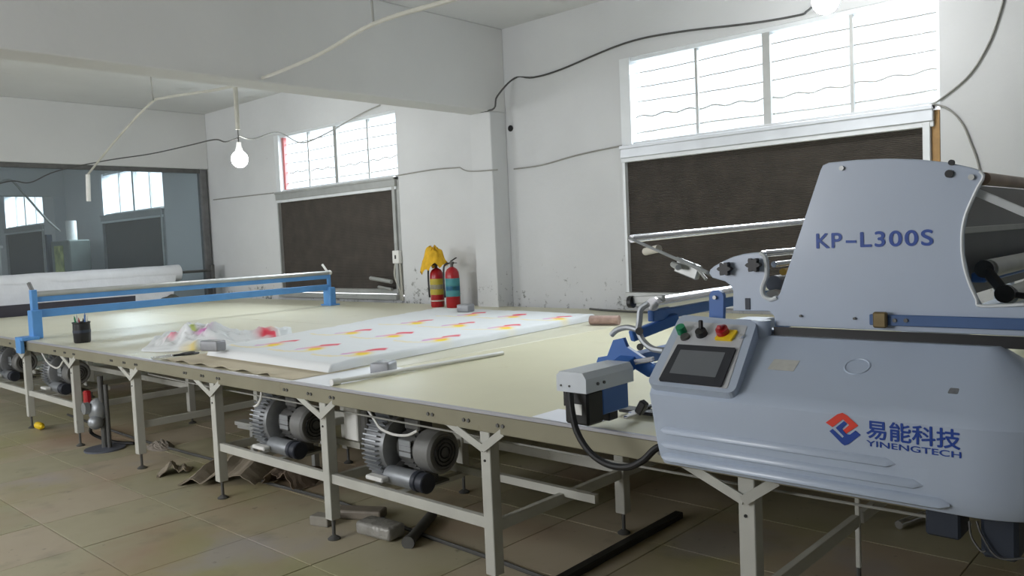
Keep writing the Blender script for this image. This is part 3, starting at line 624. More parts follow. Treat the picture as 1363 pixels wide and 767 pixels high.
# wall socket and conduits
so = thing('wall_socket', 'white socket box with two conduits running down beside the cooling pad', 'socket', oy(531, 340, yw))
p = oy(531, 342, YW); B().box((p.x, YW-.03, p.z), (.13, .06, .17), None, .008, 2).obj('socket_box', white_m, so)
B().box((p.x, YW-.062, p.z), (.03, .006, .05), None, .002).obj('socket_slots', dcable_m, so)
b = B(); b.tube(smooth_path([(p.x-.05, YW-.02, p.z-.08), (p.x-.08, YW-.02, p.z-.25), (p.x+.02, YW-.02, p.z-.45), (p.x+.02, YW-.02, .88)]), .014, 6); b.tube([(p.x+.04, YW-.02, p.z-.08), (p.x+.06, YW-.02, .88)], .014, 6); b.obj('conduit', pvc_m, so, True)
p = oy(500, 372, YW-.04); q = oy(524, 375, YW-.04)
b = B(); b.cyl((p.x-.06, YW-.075, p.z+.02), (q.x, YW-.075, q.z), .028, seg=10); b.cyl((p.x+.1, YW-.075, p.z-.1), (q.x, YW-.075, q.z-.1), .02, seg=8)
tag(origin(b.obj('water_pipe', grey_alu, None, True), p), 'grey water inlet pipe low on the cooling pad by the socket', 'pipe')
# dark of a hole in the wall, painted as a black disc
p = oy(680, 171, YW); tag(origin(B().cyl((p.x, YW-.012, p.z), (p.x, YW+.002, p.z), .035, seg=14).obj('wall_hole_disc', black_m, None, True), p), 'dark of a small round hole, painted as a black plug in the wall right of the pillar', 'disc')
# cable bundle on the table by the far wall
cable('floor_hose', [(-3.9, 6.52, TZ+.012), (-4.3, 6.45, TZ+.012), (-4.7, 6.5, TZ+.012), (-5.0, 6.6, TZ+.012)], .011, dcable_m, 'thin dark hose lying along the far table edge by the pink bundle', 'hose')

# ------------------------------------------------------------------ things below the table
def crumple(name, cx, cy, sx, sy, h, mt, label, cat, fq_=6, seed=0, rz=0, base=.001):
    def fn(u, v):
        a = 2*PI*u; r = v; x = math.cos(a)*r*(1+.25*hsum(math.cos(a)*1.5, math.sin(a)*1.5, 1, seed)); y = math.sin(a)*r*(1+.25*hsum(math.cos(a)*1.5, math.sin(a)*1.5, 1, seed+5))
        z = h*max(0, (1-r*r))*(.55+.9*abs(noise.noise(Vector((x*fq_*.35, y*fq_*.35, seed)))))+h*.45*abs(noise.noise(Vector((x*fq_*.8, y*fq_*.8, seed+3))))*(1-r**4)
        return Vector((x*sx, y*sy, z))
    o = B().field(fn, 36, 12).obj(name, mt, None); o.location = (cx, cy, base); o.rotation_euler = (0, 0, rz); return tag(o, label, cat)
card_m = M('dusty_brown_cardboard', (140, 130, 114), .9, 0, .12, 7)
def folded(name, cx, cy, L_, W_, folds, mt, label, cat, rz, seed):
    """a torn sheet creased along slanting folds; folds: (position, height)"""
    def zf(t):
        for (a, ha), (c, hc) in zip(folds, folds[1:]):
            if a <= t <= c: return ha+(hc-ha)*(t-a)/(c-a)
        return 0
    def fn(u, v):
        t = min(1, max(0, u+.22*(v-.5)*math.sin(seed))); j = .5*hsum(u*3, v*3, 1, seed)
        x = (u-.5)*L_*(1-.12*abs(v-.5))+.03*hsum(v*9, u*2, 1, seed+2)*(1 if u in (0, 1) else .3); y = (v-.5)*W_*(1+.3*hsum(u*4, 0, 1, seed))+.03*hsum(u*11, v, 1, seed+4)
        z = zf(t)*(1-.75*abs(v-(.35+.4*(seed % 2)))**1.2)+.012*abs(hsum(u*7, v*7, 1, seed+9))
        return Vector((x, y, max(.001, z)))
    o = B().field(fn, 30, 12).obj(name, mt, None); md = o.modifiers.new('thick', 'SOLIDIFY'); md.thickness = .006; md.offset = 1; o.location = (cx, cy, .001); o.rotation_euler = (0, 0, rz); return tag(o, label, cat)
folded('cardboard_scrap', -5.36, 2.80, .60, .42, [(0, 0), (.16, .10), (.30, .03), (.52, .19), (.62, .12), (.82, .16), (1, 0)], card_m, 'crumpled dusty cardboard scrap on the floor beside a table leg', 'cardboard', .55, 3)
folded('cardboard_scrap', -5.86, 2.62, .22, .22, [(0, 0), (.4, .09), (.6, .02), (.8, .05), (1, 0)], card_m, 'small bent corner of cardboard in front of the larger scrap', 'cardboard', .9, 8)
folded('cardboard_scrap', -4.84, 2.98, .34, .3, [(0, 0), (.3, .14), (.5, .08), (.75, .15), (1, 0)], M('brown_card', (112, 98, 84), .9, 0, .15, 7), 'dark brown cardboard scrap right of the table leg', 'cardboard', .2, 12)
o = crumple('rag', -6.75, 2.90, .17, .1, .06, M('grey_rag', (130, 122, 112), .9, 0, .15, 9), 'small grey rag on the floor behind a table leg', 'rag', 5, 21)
b = B(); b.bar((-5.95, 3.20, .255), (-4.85, 3.30, .245), .09, .03, .003); b.bar((-5.95, 3.185, .235), (-4.85, 3.285, .225), .012, .05)
b.bb(-5.8, -5.76, 3.2, 3.24, 0, .24); b.bb(-5.05, -5.01, 3.26, 3.3, 0, .23)
tag(origin(b.obj('aluminium_profile', grey_alu), (-5.4, 3.25, 0)), 'long grey aluminium profile propped above the cardboard scrap', 'profile')
b = B(); b.bar((-5.75, 3.45, .03), (-5.55, 3.1, .17), .10, .02); tag(origin(b.obj('wood_board', M('grey_board', (104, 98, 90), .8, 0, .1, 8)), (-5.65, 3.3, .03)), 'grey board leaning up behind the cardboard scrap', 'board')
stone_m = M('grey_packet_film', (150, 148, 142), .35, .1, .15, 16, .6, 24)
b = B(); b.box((-3.56, 2.71, .042), (.27, .13, .075), Matrix.Rotation(.1, 3, 'Z'), .02, 3); tag(origin(b.obj('foil_packet', stone_m, None, True), (-3.56, 2.71, 0)), 'shiny grey wrapped packet lying on the floor tiles', 'packet')
b = B(); b.box((-3.98, 2.62, .03), (.13, .08, .06), Matrix.Rotation(.3, 3, 'Z'), .008, 2); tag(origin(b.obj('brick_piece', M('grey_brick', (140, 136, 126), .8, 0, .12, 14)), (-3.98, 2.62, 0)), 'small grey brick piece beside a levelling foot', 'brick')
b = B(); b.box((-3.90, 2.83, .028), (.30, .11, .055), Matrix.Rotation(.5, 3, 'Z'), .012, 2); tag(origin(b.obj('wrapped_bar', M('brown_wrap', (122, 114, 102), .6, 0, .15, 14)), (-3.9, 2.83, 0)), 'brownish wrapped bar behind a levelling foot', 'bar')
b = B(); p, q = Vector((-3.30, 2.70, .03)), Vector((-3.52, 3.06, .03)); b.cyl(p, q, .03, seg=12); b.cyl(p, p+(p-q).normalized()*.03, .036, seg=12)
tag(origin(b.obj('steel_pipe_piece', iron_m, None, True), p), 'short dark pipe piece lying beside the shiny packet', 'pipe')
cable('floor_cable', [(-9.0, 2.95, .012), (-7.2, 2.9, .012), (-5.6, 2.95, .012), (-5.1, 2.86, .012), (-4.2, 2.9, .012), (-3.4, 2.84, .012), (-2.8, 2.82, .012), (-2.2, 2.80, .012), (-1.2, 2.9, .012)], .011, dcable_m, 'long dark cable lying on the floor under the table front')
b = B(); b.bar((-2.36, 2.80, .02), (-2.38, 3.9, .02), .05, .035, .004); tag(origin(b.obj('steel_strip', M('dark_steel', (46, 46, 44), .5, .3, .1, 9)), (-2.37, 3.35, 0)), 'dark steel strip on the floor under the table, below the cutter head', 'strip')
p = oz(50, 566, .035); b = B(); b.lathe([(.028, 0), (.034, .006), (.034, .09), (.026, .105), (.014, .115), (.014, .15)], p, 'X', 14); tag(origin(b.obj('yellow_bottle', yellow_m, None, True), p), 'small yellow plastic bottle lying on the floor by a table leg', 'bottle')
# pump
pp = thing('pedal_pump', 'small metal pump with red handle on a floor stand under the table', 'pump', oz(140, 598, 0)); c = oz(140, 598, 0)
b = B(); b.lathe([(.16, 0), (.16, .012), (.03, .02)], c, 'Z', 24); b.obj('base_plate', M('blue_grey_steel', (96, 100, 112), .5, .2, .1, 9), pp)
b = B(); b.cyl(c+Vector((0, 0, .01)), c+Vector((0, 0, .62)), .024, seg=10); b.cyl(c+Vector((.05, .02, .01)), c+Vector((.05, .02, .55)), .018, seg=10); b.obj('column', iron_m, pp, True)
b = B(); b.ball(c+Vector((-.04, -.02, .33)), .085, (1, .9, 1.25)); b.ball(c+Vector((.0, -.06, .24)), .06); b.cyl(c+Vector((-.05, -.09, .36)), c+Vector((-.05, -.13, .36)), .05, seg=14); b.obj('pump_body', silver_m, pp, True)
b = B(); b.box(c+Vector((-.17, -.05, .43)), (.07, .05, .12), None, .012); b.obj('red_grip', red_m, pp)
b = B(); b.tube(smooth_path([c+Vector((-.14, -.05, .42)), c+Vector((-.24, -.06, .38)), c+Vector((-.28, -.06, .30))]), .012, 6); b.obj('lever', iron_m, pp, True)
b = B(); b.tube(smooth_path([c+Vector((-.08, -.03, .25)), c+Vector((-.2, -.03, .12)), c+Vector((-.1, .1, .03)), c+Vector((.1, .2, .02))]), .014, 6); b.obj('hose', rubber_m, pp, True)
# switch box hanging behind leg
sb = thing('switch_box', 'white switch box hanging under the table behind a leg', 'box', (-3.62, 2.72, .765))
B().bb(-3.72, -3.60, 2.62, 2.70, .54, .765, .006).obj('box_body', white_m, sb); B().bb(-3.60, -3.545, 2.64, 2.74, .52, .72, .01).obj('contactor', iron_m, sb)
cable('hanging_cable', [(-3.50, 2.60, .765), (-3.4, 2.59, .69), (-3.33, 2.57, .66), (-3.22, 2.56, .645), (-3.12, 2.57, .65), (-3.05, 2.58, .68)], .007, white_m, 'white cable drooping to the blower from the table edge')
cable('hanging_cable', [(-4.50, 2.58, .765), (-4.505, 2.575, .70), (-4.54, 2.57, .655), (-4.58, 2.57, .64)], .008, white_m, 'short white cable end dangling above the ribbed blower')
cable('hanging_cable', [(-8.45, 2.58, .76), (-8.30, 2.58, .66), (-8.1, 2.58, .62), (-7.95, 2.57, .64), (-7.85, 2.57, .70)], .008, white_m, 'white cable sagging under the table beside the blue clamp')
cable('air_line', [(-6.1, 2.575, .72), (-5.2, 2.575, .71), (-4.2, 2.575, .71), (-2.7, 2.575, .71), (-1.6, 2.575, .71), (-.6, 2.575, .72)], .005, cable_m, 'thin grey line strung under the table between the legs')
# under the machine, farther back
b = B(); p, q = oz(1196, 699, .03), oz(1230, 686, .03); b.cyl(p, q, .022, seg=12); tag(origin(b.obj('steel_tube_piece', chrome_m, None, True), p), 'short silver tube with red end on the floor beyond the machine', 'tube')

# ------------------------------------------------------------------ the spreading machine
YP, YM = 2.50, 2.20
mc = thing('spreading_machine', 'pale blue-grey fabric spreading machine straddling the end of the table', 'machine', (-.8, 4.4, TZ))
def xz(px, py, Y): p = oy(px, py, Y); return (p.x, p.z)
def FX(Y): return lambda u, v, w_: Vector((u, Y-w_, v))
# upper side plate
out_px = [(975.6, 414), (975.6, 388), (972, 380), (964.7, 374.7), (948, 370), (943.7, 363.8), (945, 359), (950, 354.7), (962, 348), (975.6, 342), (990, 338), (1003, 336.4), (1012, 336), (1017, 340), (1019.4, 347), (1020.5, 358), (1020, 369), (1015.5, 380), (1014.5, 387), (1016, 393), (1020, 397.5), (1026, 399), (1032, 397.5), (1037.6, 391), (1061, 320), (1092, 226), (1095, 220), (1103, 216.5), (1140, 212.8), (1180, 211), (1220, 212), (1260, 216), (1290, 222.5), (1304, 227), (1309, 232), (1308, 239), (1300, 253), (1286, 285), (1281, 310), (1281.5, 340), (1288, 370), (1300, 398), (1306, 408)]
poly = [xz(x, y, YP) for x, y in out_px]
zt = poly[-1][1]; zb_ = xz(1030, 435, YP)[1]
# rear half of the plate beyond the frame: rail to a second upright
poly += [(-.05, zt+.003), (.02, zt+.06), (.05, 1.60), (.30, 1.60), (.36, 1.5), (.36, zb_), xz(1032, 434, YP), xz(1030, 421, YP), xz(1024, 414.5, YP)]
pl = B().prism(poly, FX(YP), 0, -.022).obj('side_plate', machine_m, mc)
me = pl.data
bm = bmesh.new(); bm.from_mesh(me); es = [e for e in bm.edges if abs(e.verts[0].co.y-e.verts[1].co.y) < 1e-5 and e.verts[0].co.y+OFF[pl].y < YP+.001]
bmesh.ops.bevel(bm, geom=es, offset=.003, segments=2, affect='EDGES', profile=.5); bm.to_mesh(me); bm.free()
# pale rolled edge along the cut-out and the throat
rim = [Vector((*oy(x, y, YP-.001),)) for x, y in [(1304, 228), (1308.5, 233), (1307.5, 239), (1299.5, 253), (1285.5, 285), (1280.5, 310), (1281, 340), (1287.5, 370), (1299.5, 398), (1306, 407.5), (1363, 405.5)]]
B().tube(smooth_path(rim, 4), .0045, 6).obj('edge_trim', white_alu, pl, True)
rim = [oy(x, y, YP-.001) for x, y in [(1012, 336.5), (1018, 343), (1020.3, 358), (1019.5, 369), (1015.2, 380), (1014.3, 388), (1017.5, 395), (1026, 399), (1034, 396)]]
B().tube(smooth_path(rim, 4), .007, 8).obj('edge_trim', white_alu, pl, True)
# star knobs and screws
for px, py, r in ((968.5, 357.5, .021), (1006.5, 352.5, .021)):
    p = oy(px, py, YP); pts = []
    for k in range(24): a = 2*PI*k/24; rr = r*(1+.22*math.cos(6*a)); pts.append((p.x+rr*math.cos(a), p.z+rr*math.sin(a)))
    kb = B().prism(pts, FX(YP), .008, .03).cyl((p.x, YP+.001, p.z), (p.x, YP-.01, p.z), .009, seg=10).obj('star_knob', black_m, pl)
for px, py, r, mm in ((1121, 224, .007, grey_alu), (1264, 231.5, .011, black_m), (1267, 216.5, .008, black_m), (1293.5, 236, .008, grey_alu), (1066.5, 420.5, .004, iron_m), (1138, 424, .004, iron_m)):
    p = oy(px, py, YP); B().cyl((p.x, YP+.002, p.z), (p.x, YP-.008, p.z), r, seg=14).obj('screw', mm, pl)
p = oy(995.5, 405, YP); B().bb(p.x-.009, p.x+.009, YP-.003, YP+.001, p.z-.018, p.z+.02, .0009).obj('slot', navy_m, pl)
# lettering on the plate
letter_m = M('blue_lettering', (30, 72, 158), .45, 0, .04, 20)
FT = lambda u, v, w_: Vector((u, YP-.0012-w_, v))
z0 = xz(1165, 329.0, YP)[1]; z1 = xz(1165, 308.0, YP)[1]
text_part('KP', 'lettering', FT, xz(1086.5, 318, YP)[0], xz(1121, 318, YP)[0], z0, z1, letter_m, pl, .022, .0008, 1.08)
text_part('L300S', 'lettering', FT, xz(1145, 318, YP)[0], xz(1242.5, 318, YP)[0], z0, z1, letter_m, pl, .022, .0008, 1.14)
B().prism([xz(1126, 320, YP), xz(1140, 320, YP), xz(1140, 323.5, YP), xz(1126, 323.5, YP)], FT, 0, .0008).obj('lettering', letter_m, pl)
# blue slide bar with brass clamp
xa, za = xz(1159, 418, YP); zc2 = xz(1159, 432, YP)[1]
bb_ = B().bb(xa, .36, YP-.014, YP-.0005, zc2, za, .002).obj('blue_bar', M('shaded_blue_enamel', (66, 96, 142), .45, 0, .08, 5), mc)  # blue darkened and greyed: the shade on the bar is in its colour
p = oy(1172, 427, YP-.02); B().bb(p.x-.019, p.x+.019, YP-.032, YP-.012, p.z-.021, p.z+.026, .004).obj('clamp', M('dull_brass', (120, 104, 72), .45, .5, .15, 20), bb_)
for px in (1190, 1205): p = oy(px, 427, YP-.02); B().cyl((p.x, YP-.012, p.z), (p.x, YP-.018, p.z), .006, seg=10).obj('screw', iron_m, bb_)
# lower cover: profile swept along x, rounded around the end
prof = [(YP-.006, zb_-.026), (YP-.035, zb_-.026), (YM+.035, 1.118), (YM+.012, 1.104), (YM, 1.085), (YM, .93), (YM+.006, .885), (YM+.022, .858), (YM+.05, .848), (YP-.06, .848)]
b = B(); rings = []
def ring(fn): rings.append([b.b.verts.new(fn(y, z)) for y, z in prof])
XLc, XRc = -1.452, -.535
ring(lambda y, z: Vector((XLc+.006+.035*max(0, (1.09-z)/.24)+.004, YP-.01+(y-(YP-.01))*.985, z)))
ring(lambda y, z: Vector((XLc+.035*max(0, (1.09-z)/.24)+.018, y, z)))
for k in range(1, 8): x = XLc+(XRc-XLc)*k/8; ring(lambda y, z, x=x: Vector((x, y, z)))
for k in range(0, 13):
    a = PI/2*k/12; ring(lambda y, z, a=a: Vector((XRc+(YP-y)*math.sin(a)*.95, YP-(YP-y)*math.cos(a), z)))
for r0, r1 in zip(rings, rings[1:]):
    for i in range(len(prof)-1): b.b.faces.new((r0[i], r0[i+1], r1[i+1], r1[i]))
    b.b.faces.new((r0[-1], r0[0], r1[0], r1[-1]))
b.b.faces.new(rings[0])
cv = b.obj('lower_cover', machine_m, mc, True, .5)
for (zz, xe) in ((.968, xz(1186, 621, YM)[0]), (.922, xz(1222, 649, YM)[0]), (.880, xz(1257, 677, YM)[0])):
    pr = [(YM+.006, zz+.020), (YM-.003, zz+.015), (YM-.010, zz+.005), (YM-.010, zz-.004), (YM+.008, zz-.012)]; b = B()
    rg = [[b.b.verts.new(Vector((x_, YM+.004+(y_-YM-.004)*f_, zz+.004+(z_-zz-.004)*f_))) for y_, z_ in pr] for x_, f_ in ((XLc+.05, .3), (XLc+.07, 1), (xe-.012, 1), (xe+.012, .25))]
    for ra, rb in zip(rg, rg[1:]):
        for i in range(5): b.b.faces.new((ra[i], ra[(i+1) % 5], rb[(i+1) % 5], rb[i]))
    b.b.faces.new(rg[0]); b.b.faces.new(rg[-1])
    b.obj('rib', machine_m, cv, True)
# black seam under the plate
B().bb(xz(1032, 440, YP)[0], .3, YP-.012, YP-.002, zb_-.032, zb_+.001).obj('gasket', black_m, mc)
B().cyl((xz(1017, 425, YP)[0], YP-.02, zb_-.05), (xz(1017, 425, YP)[0], YP-.02, zb_+.022), .032, seg=18).obj('hinge_boss', machine_m, mc, True)
# logo: two interlocking angular strokes, and the lettering
FY = lambda u, v, w_: Vector((u, YM-.0006-w_, v))
lc = oy(1121.5, 571.5, YM); s = .0465
redl = M('orange_red_print', (222, 64, 46), .4, 0, .03, 20); blul = M('blue_print', (28, 66, 152), .4, 0, .03, 20)
# (u, v) in logo space of +-1
red_poly = [(-1.0, .30), (-.02, 1.0), (1.0, .30), (.28, -.22), (.04, -.05), (.50, .28), (-.02, .66), (-.62, .02)]
red_poly = [(-1.05, .28), (-.30, .86), (.02, .98), (.30, .86), (.98, .32), (.22, -.24), (.02, -.06), (.42, .30), (.04, .60), (-.62, .05)]
blue_poly = [(-.85, -.22), (-.05, -.88), (.12, -.96), (.35, -.86), (1.12, -.24), (.82, -.02), (.22, -.48), (-.08, -.2), (.36, .36), (.14, .46), (-.42, .02), (-.14, -.46), (-.62, -.06)]
blue_poly = [(-.82, -.20), (-.62, -.05), (-.02, -.52), (.08, -.42), (-.42, .04), (.10, .50), (.30, .36), (-.02, .02), (.28, -.26), (.46, -.26), (.80, .02), (1.12, -.20), (.36, -.84), (.12, -.95), (-.06, -.86)]
B().prism([(lc.x+u*s*.93, lc.z+v*s) for u, v in red_poly], FY, 0, .0008).obj('emblem_stroke', redl, cv)
B().prism([(lc.x+u*s*.93, lc.z+v*s) for u, v in blue_poly], FY, 0, .0008).obj('emblem_stroke', blul, cv)
x0 = xz(1153, 575, YM)[0]; x1 = xz(1279, 596, YM)[0]; zl = xz(1215, 590, YM)
text_part('易能科技', 'lettering', FY, x0, x1, xz(1153, 583.5, YM)[1], xz(1153, 558, YM)[1], blul, cv, .022, .0008)
text_part('YINENGTECH', 'lettering', FY, x0, x1+.001, xz(1153, 593.5, YM)[1], xz(1153, 585.5, YM)[1], blul, cv, .016, .0008)
# control panel pod
n_ = Vector((0, -(1.316-1.118), 2.472-2.192)); n_.normalize()   # outward normal of the tilted face
e2 = Vector((0, 2.472-2.192, 1.316-1.118)).normalized()
p00 = Vector((-1.455, 2.192, 1.118))
def pod(px, py, lift=0): return opl(px, py, p00+n_*lift, n_)
def uvp(p): return (p.x, (p-p00).dot(e2))
def PF(u, v, w_): return Vector((u, p00.y, p00.z))+e2*v+n_*w_
corners = [uvp(pod(*c)) for c in ((860.5, 511), (977, 524), (1008, 428), (905.7, 418.8))]
def rnd(poly_, r, n=5):
    o = []
    for i in range(len(poly_)):
        a, c, d_ = [Vector(poly_[k % len(poly_)]) for k in (i-1, i, i+1)]
        u, v = (a-c).normalized()*r, (d_-c).normalized()*r
        for k in range(n+1):
            t = k/n; o.append(tuple((c+u)*(1-t)**2+c*2*t*(1-t)+(c+v)*t*t))
    return o
pd_ = B().prism(rnd(corners, .03), PF, -.055, 0).obj('control_panel', machine_m, mc)
inn = [uvp(pod(*c)) for c in ((875, 507), (968, 518), (995, 434), (911, 428))]
B().prism(rnd(inn, .008), PF, 0, .0015).obj('face_plate', M('panel_silver', (196, 198, 202), .4, .2, .04, 10), pd_)
sc_ = [uvp(pod(*c)) for c in ((877.5, 508), (960.5, 516.5), (980.5, 465.5), (903, 460.5))]
scr = B().prism(rnd(sc_, .006), PF, .0015, .008).obj('screen_bezel', M('dark_grey_plastic', (46, 48, 54), .7, 0, .06, 10), pd_)
s2 = [uvp(pod(*c)) for c in ((892, 499), (953, 505), (966.5, 472), (907, 468))]
B().prism(rnd(s2, .002), PF, .008, .0086).obj('screen', M('grey_lcd_film', (104, 108, 112), .65, 0, .04, 6), scr)
def knob(px, py, r, h, mt, name, par=pd_):
    u, v = uvp(pod(px, py)); c = PF(u, v, .001); return B().cyl(c, PF(u, v, h), r, r*.92, 20).obj(name, mt, par, True), (u, v)
knob(912.5, 450, .017, .010, iron_m, 'button_collar'); knob(908.5, 443, .017, .028, green_m, 'green_button')
k_, (u, v) = knob(934.5, 446, .020, .020, black_m, 'selector'); B().box(PF(u-.004, v+.02, .028), (.014, .012, .03), None, .003).obj('selector_lever', black_m, k_)
u, v = uvp(pod(966, 449)); B().prism(rnd([(u-.030, v-.020), (u+.030, v-.020), (u+.034, v+.026), (u-.024, v+.026)], .004), PF, .0015, .010).obj('yellow_plate', yellow_m, pd_)
k_, (u, v) = knob(963.5, 446, .022, .028, red_m, 'red_stop_knob'); B().box(PF(u, v, .034), (.016, .030, .014), None, .003).obj('knob_grip', red_m, k_)
k_, (u, v) = knob(987, 450, .008, .010, chrome_m, 'key_switch')
# round dimple and rating label on the sloping top of the cover
sn = Vector((0, -(zb_-.026-1.118), (YP-.035)-(YM+.035))); sn.normalize(); se = Vector((0, (YP-.035)-(YM+.035), zb_-.026-1.118)).normalized(); sp0 = Vector((-1, YM+.035, 1.118))
def SF(u, v, w_): return Vector((u, sp0.y, sp0.z))+se*v+sn*w_
def suv(px, py): p = opl(px, py, sp0, sn); return p.x, (p-sp0).dot(se)
u, v = suv(1141, 488); B().tube([SF(u+.034*math.cos(2*PI*k/28), v+.034*math.sin(2*PI*k/28), .0) for k in range(29)], .003, 6).obj('round_boss', machine_m, cv, True)
u, v = suv(1043, 486); B().prism([(u-.042, v-.026), (u+.040, v-.026), (u+.042, v+.024), (u-.038, v+.024)], SF, .0002, .001).obj('rating_label', M('faded_label', (190, 190, 184), .5, 0, .06, 60), cv)
u, v = suv(1269, 521); B().prism(rnd([(u-.012, v-.010), (u+.012, v-.010), (u+.012, v+.012), (u-.010, v+.012)], .004), SF, .0001, .0008).obj('worn_mark', M('grime', (120, 122, 126), .7, 0, .2, 60), cv)
# frame across the table, far side plate
fs = pl.copy(); col.objects.link(fs); fs.location = (0, 6.35-YP, 0)
for x_, z_, r_ in ((-.30, 1.10, .05), (-1.05, 1.10, .05)): B().bar((x_, YP+.02, z_), (x_, 6.36, z_), .08, .10, .004).obj('cross_beam', machine_m, mc)
for x_ in (-1.25, -.2): B().bb(x_-.05, x_+.05, YP+.02, YP+.12, TZ+.10, 1.30, .004).obj('frame_post', machine_m, mc); B().bb(x_-.05, x_+.05, 6.22, 6.34, TZ+.10, 1.30, .004).obj('frame_post', machine_m, mc)
for x_ in (-1.25, -.2):
    for y_ in (YP+.07, 6.28): B().cyl((x_, y_-.025, TZ+.06), (x_, y_+.025, TZ+.06), .06, seg=20).obj('track_wheel', rubber_m, mc, True)
# chrome tubes and rollers running across
def rollr(px, py, Y, r, y1, mt, name='roller', yz=None):
    p = oy(px, py, Y); q = Vector((p.x, y1, p.z+(yz or 0))); return B().cyl(p, q, r, seg=18).obj(name, mt, mc, True)
rollr(1016, 338, YP+.03, .012, 6.33, chrome_m, 'guide_rail'); rollr(1030, 352, YP+.05, .010, 6.33, chrome_m, 'guide_rail'); rollr(1042, 362, YP+.10, .012, 6.33, M('brass', (190, 150, 70), .35, .6, .1, 12), 'spindle')
rollr(1030, 378, YP+.08, .028, 6.33, M('grey_belt', (120, 120, 126), .6, 0, .1, 10), 'belt_roller'); rollr(1028, 398, YP+.05, .03, 6.33, M('beige_belt', (206, 196, 184), .6, 0, .05, 8), 'belt_roller')
rollr(1309, 238, YP+.02, .018, 6.33, M('bronze_tube', (150, 128, 112), .4, .3, .2, 8), 'top_tube')
b = B(); b.bar(oy(1300, 256, YP+.03), oy(1385, 292, YP+.06), .014, .022, .003); b.obj('tension_arm', white_alu, mc)
b = B(); b.bar(oy(1302, 370, 2.80)+Vector((0, 0, -.0)), Vector((oy(1302, 370, 2.80).x, 6.3, oy(1302, 370, 2.8).z)), .04, .03, .004); b.obj('blue_cross_bar', blue_m, mc)
r1 = rollr(1315, 358, 2.72, .028, 6.3, grey_alu, 'cloth_roller'); rollr(1343, 393, 2.70, .026, 6.3, grey_alu, 'cloth_roller')
p, q = oy(1311, 358, 2.685), oy(1338, 391, 2.655)
b = B(); b.bar(p, q, .02, .036, .008); b.cyl(p+Vector((0, .012, 0)), p-Vector((0, .012, 0)), .026, seg=18); b.cyl(q+Vector((0, .012, 0)), q-Vector((0, .012, 0)), .026, seg=18); b.bar(q, q+Vector((.07, .03, -.012)), .012, .018, .003); b.obj('roller_link', black_m, mc)
# cradle panels behind the cut-out
gp = M('grey_cradle_sheet', (104, 106, 108), .45, .1, .08, 4)
b = B(); b.prism([(-.70, 1.715), (-.685, 1.715), (-.655, 1.57), (-.675, 1.36), (-.69, 1.36), (-.67, 1.57)], lambda u, v, w_: Vector((u, w_, v)), 2.62, 6.3); b.obj('cradle_sheet', gp, mc)
b = B(); b.bar((-.648, 2.62, 1.57), (-.648, 6.3, 1.57), .012, .02, .002); b.obj('cradle_rod', grey_alu, mc)
# machine front: bail tube, arm, idler, roller, blue beams
t0_, t1_ = oy(841, 318, 2.9), oy(1070, 295, 4.6); t2_ = t1_+(t1_-t0_)*.95
B().cyl(t0_, t2_, .017, seg=16).obj('bail_tube', chrome_m, mc, True)
arm_e = oy(948, 366, 2.62)
am = B().bar(t0_+Vector((0, -.005, 0)), oy(912, 350, 2.72), .012, .042, .004, (0, -1, .3)).bar(oy(905, 346, 2.72), arm_e, .014, .05, .005, (0, -1, .3)).obj('bail_arm', silver_m, mc)
b = B(); b.cyl(oy(859, 335, 2.84), oy(877, 331, 2.80), .016, seg=14); b.obj('idler', M('ivory_plastic', (212, 208, 196), .45, 0, .05, 9), am, True)
b = B(); b.box(oy(916, 358, 2.76), (.10, .03, .055), Matrix.Rotation(.35, 3, 'Y'), .004); b.cyl(oy(896, 352, 2.75), oy(903, 356, 2.70), .012, seg=10); b.cyl(oy(924, 352, 2.70), oy(940, 372, 2.66), .006, seg=8); b.obj('sensor_bracket', grey_alu, am)
p = oy(869, 405, 2.80); B().cyl(p, (p.x+.01, 6.3, p.z+.01), .028, seg=18).obj('front_roller', chrome_m, mc, True)
b = B(); b.bar(oy(838, 400, 2.86), oy(884, 397, 2.84), .02, .03, .003); b.obj('roller_bar', grey_alu, mc); b = B(); b.cyl(oy(838, 402, 2.85), oy(843, 402, 2.85), .026, seg=14); b.obj('roller_bush', black_m, mc)
p = oy(866, 421, 2.80); B().bar((p.x, p.y, p.z), (p.x+.02, 6.3, p.z+.02), .03, .045, .003).obj('blue_cross_bar', blue_m, mc)
p, q = oy(953, 386, YP+.02), oy(952, 418, YP+.02)
b = B(); pts = [(p.x+.027*math.cos(a), p.z-.024+.024*math.sin(a)) for a in [PI*k/10 for k in range(11)]]; pts += [(q.x-.025, q.z-.07), (q.x+.027, q.z-.07)]; b.prism(pts, FX(YP+.02), 0, -.018); b.obj('blue_bracket', blue_m, mc)
p = oy(952, 396, YP+.018); B().cyl((p.x, YP+.022, p.z), (p.x, YP+.010, p.z), .007, seg=8).obj('bracket_bolt', grey_alu, mc)
B().bb(-1.46, -1.10, YP+.0, YP+.06, TZ+.10, zb_-.01, .004).obj('frame_plate', machine_m, mc)
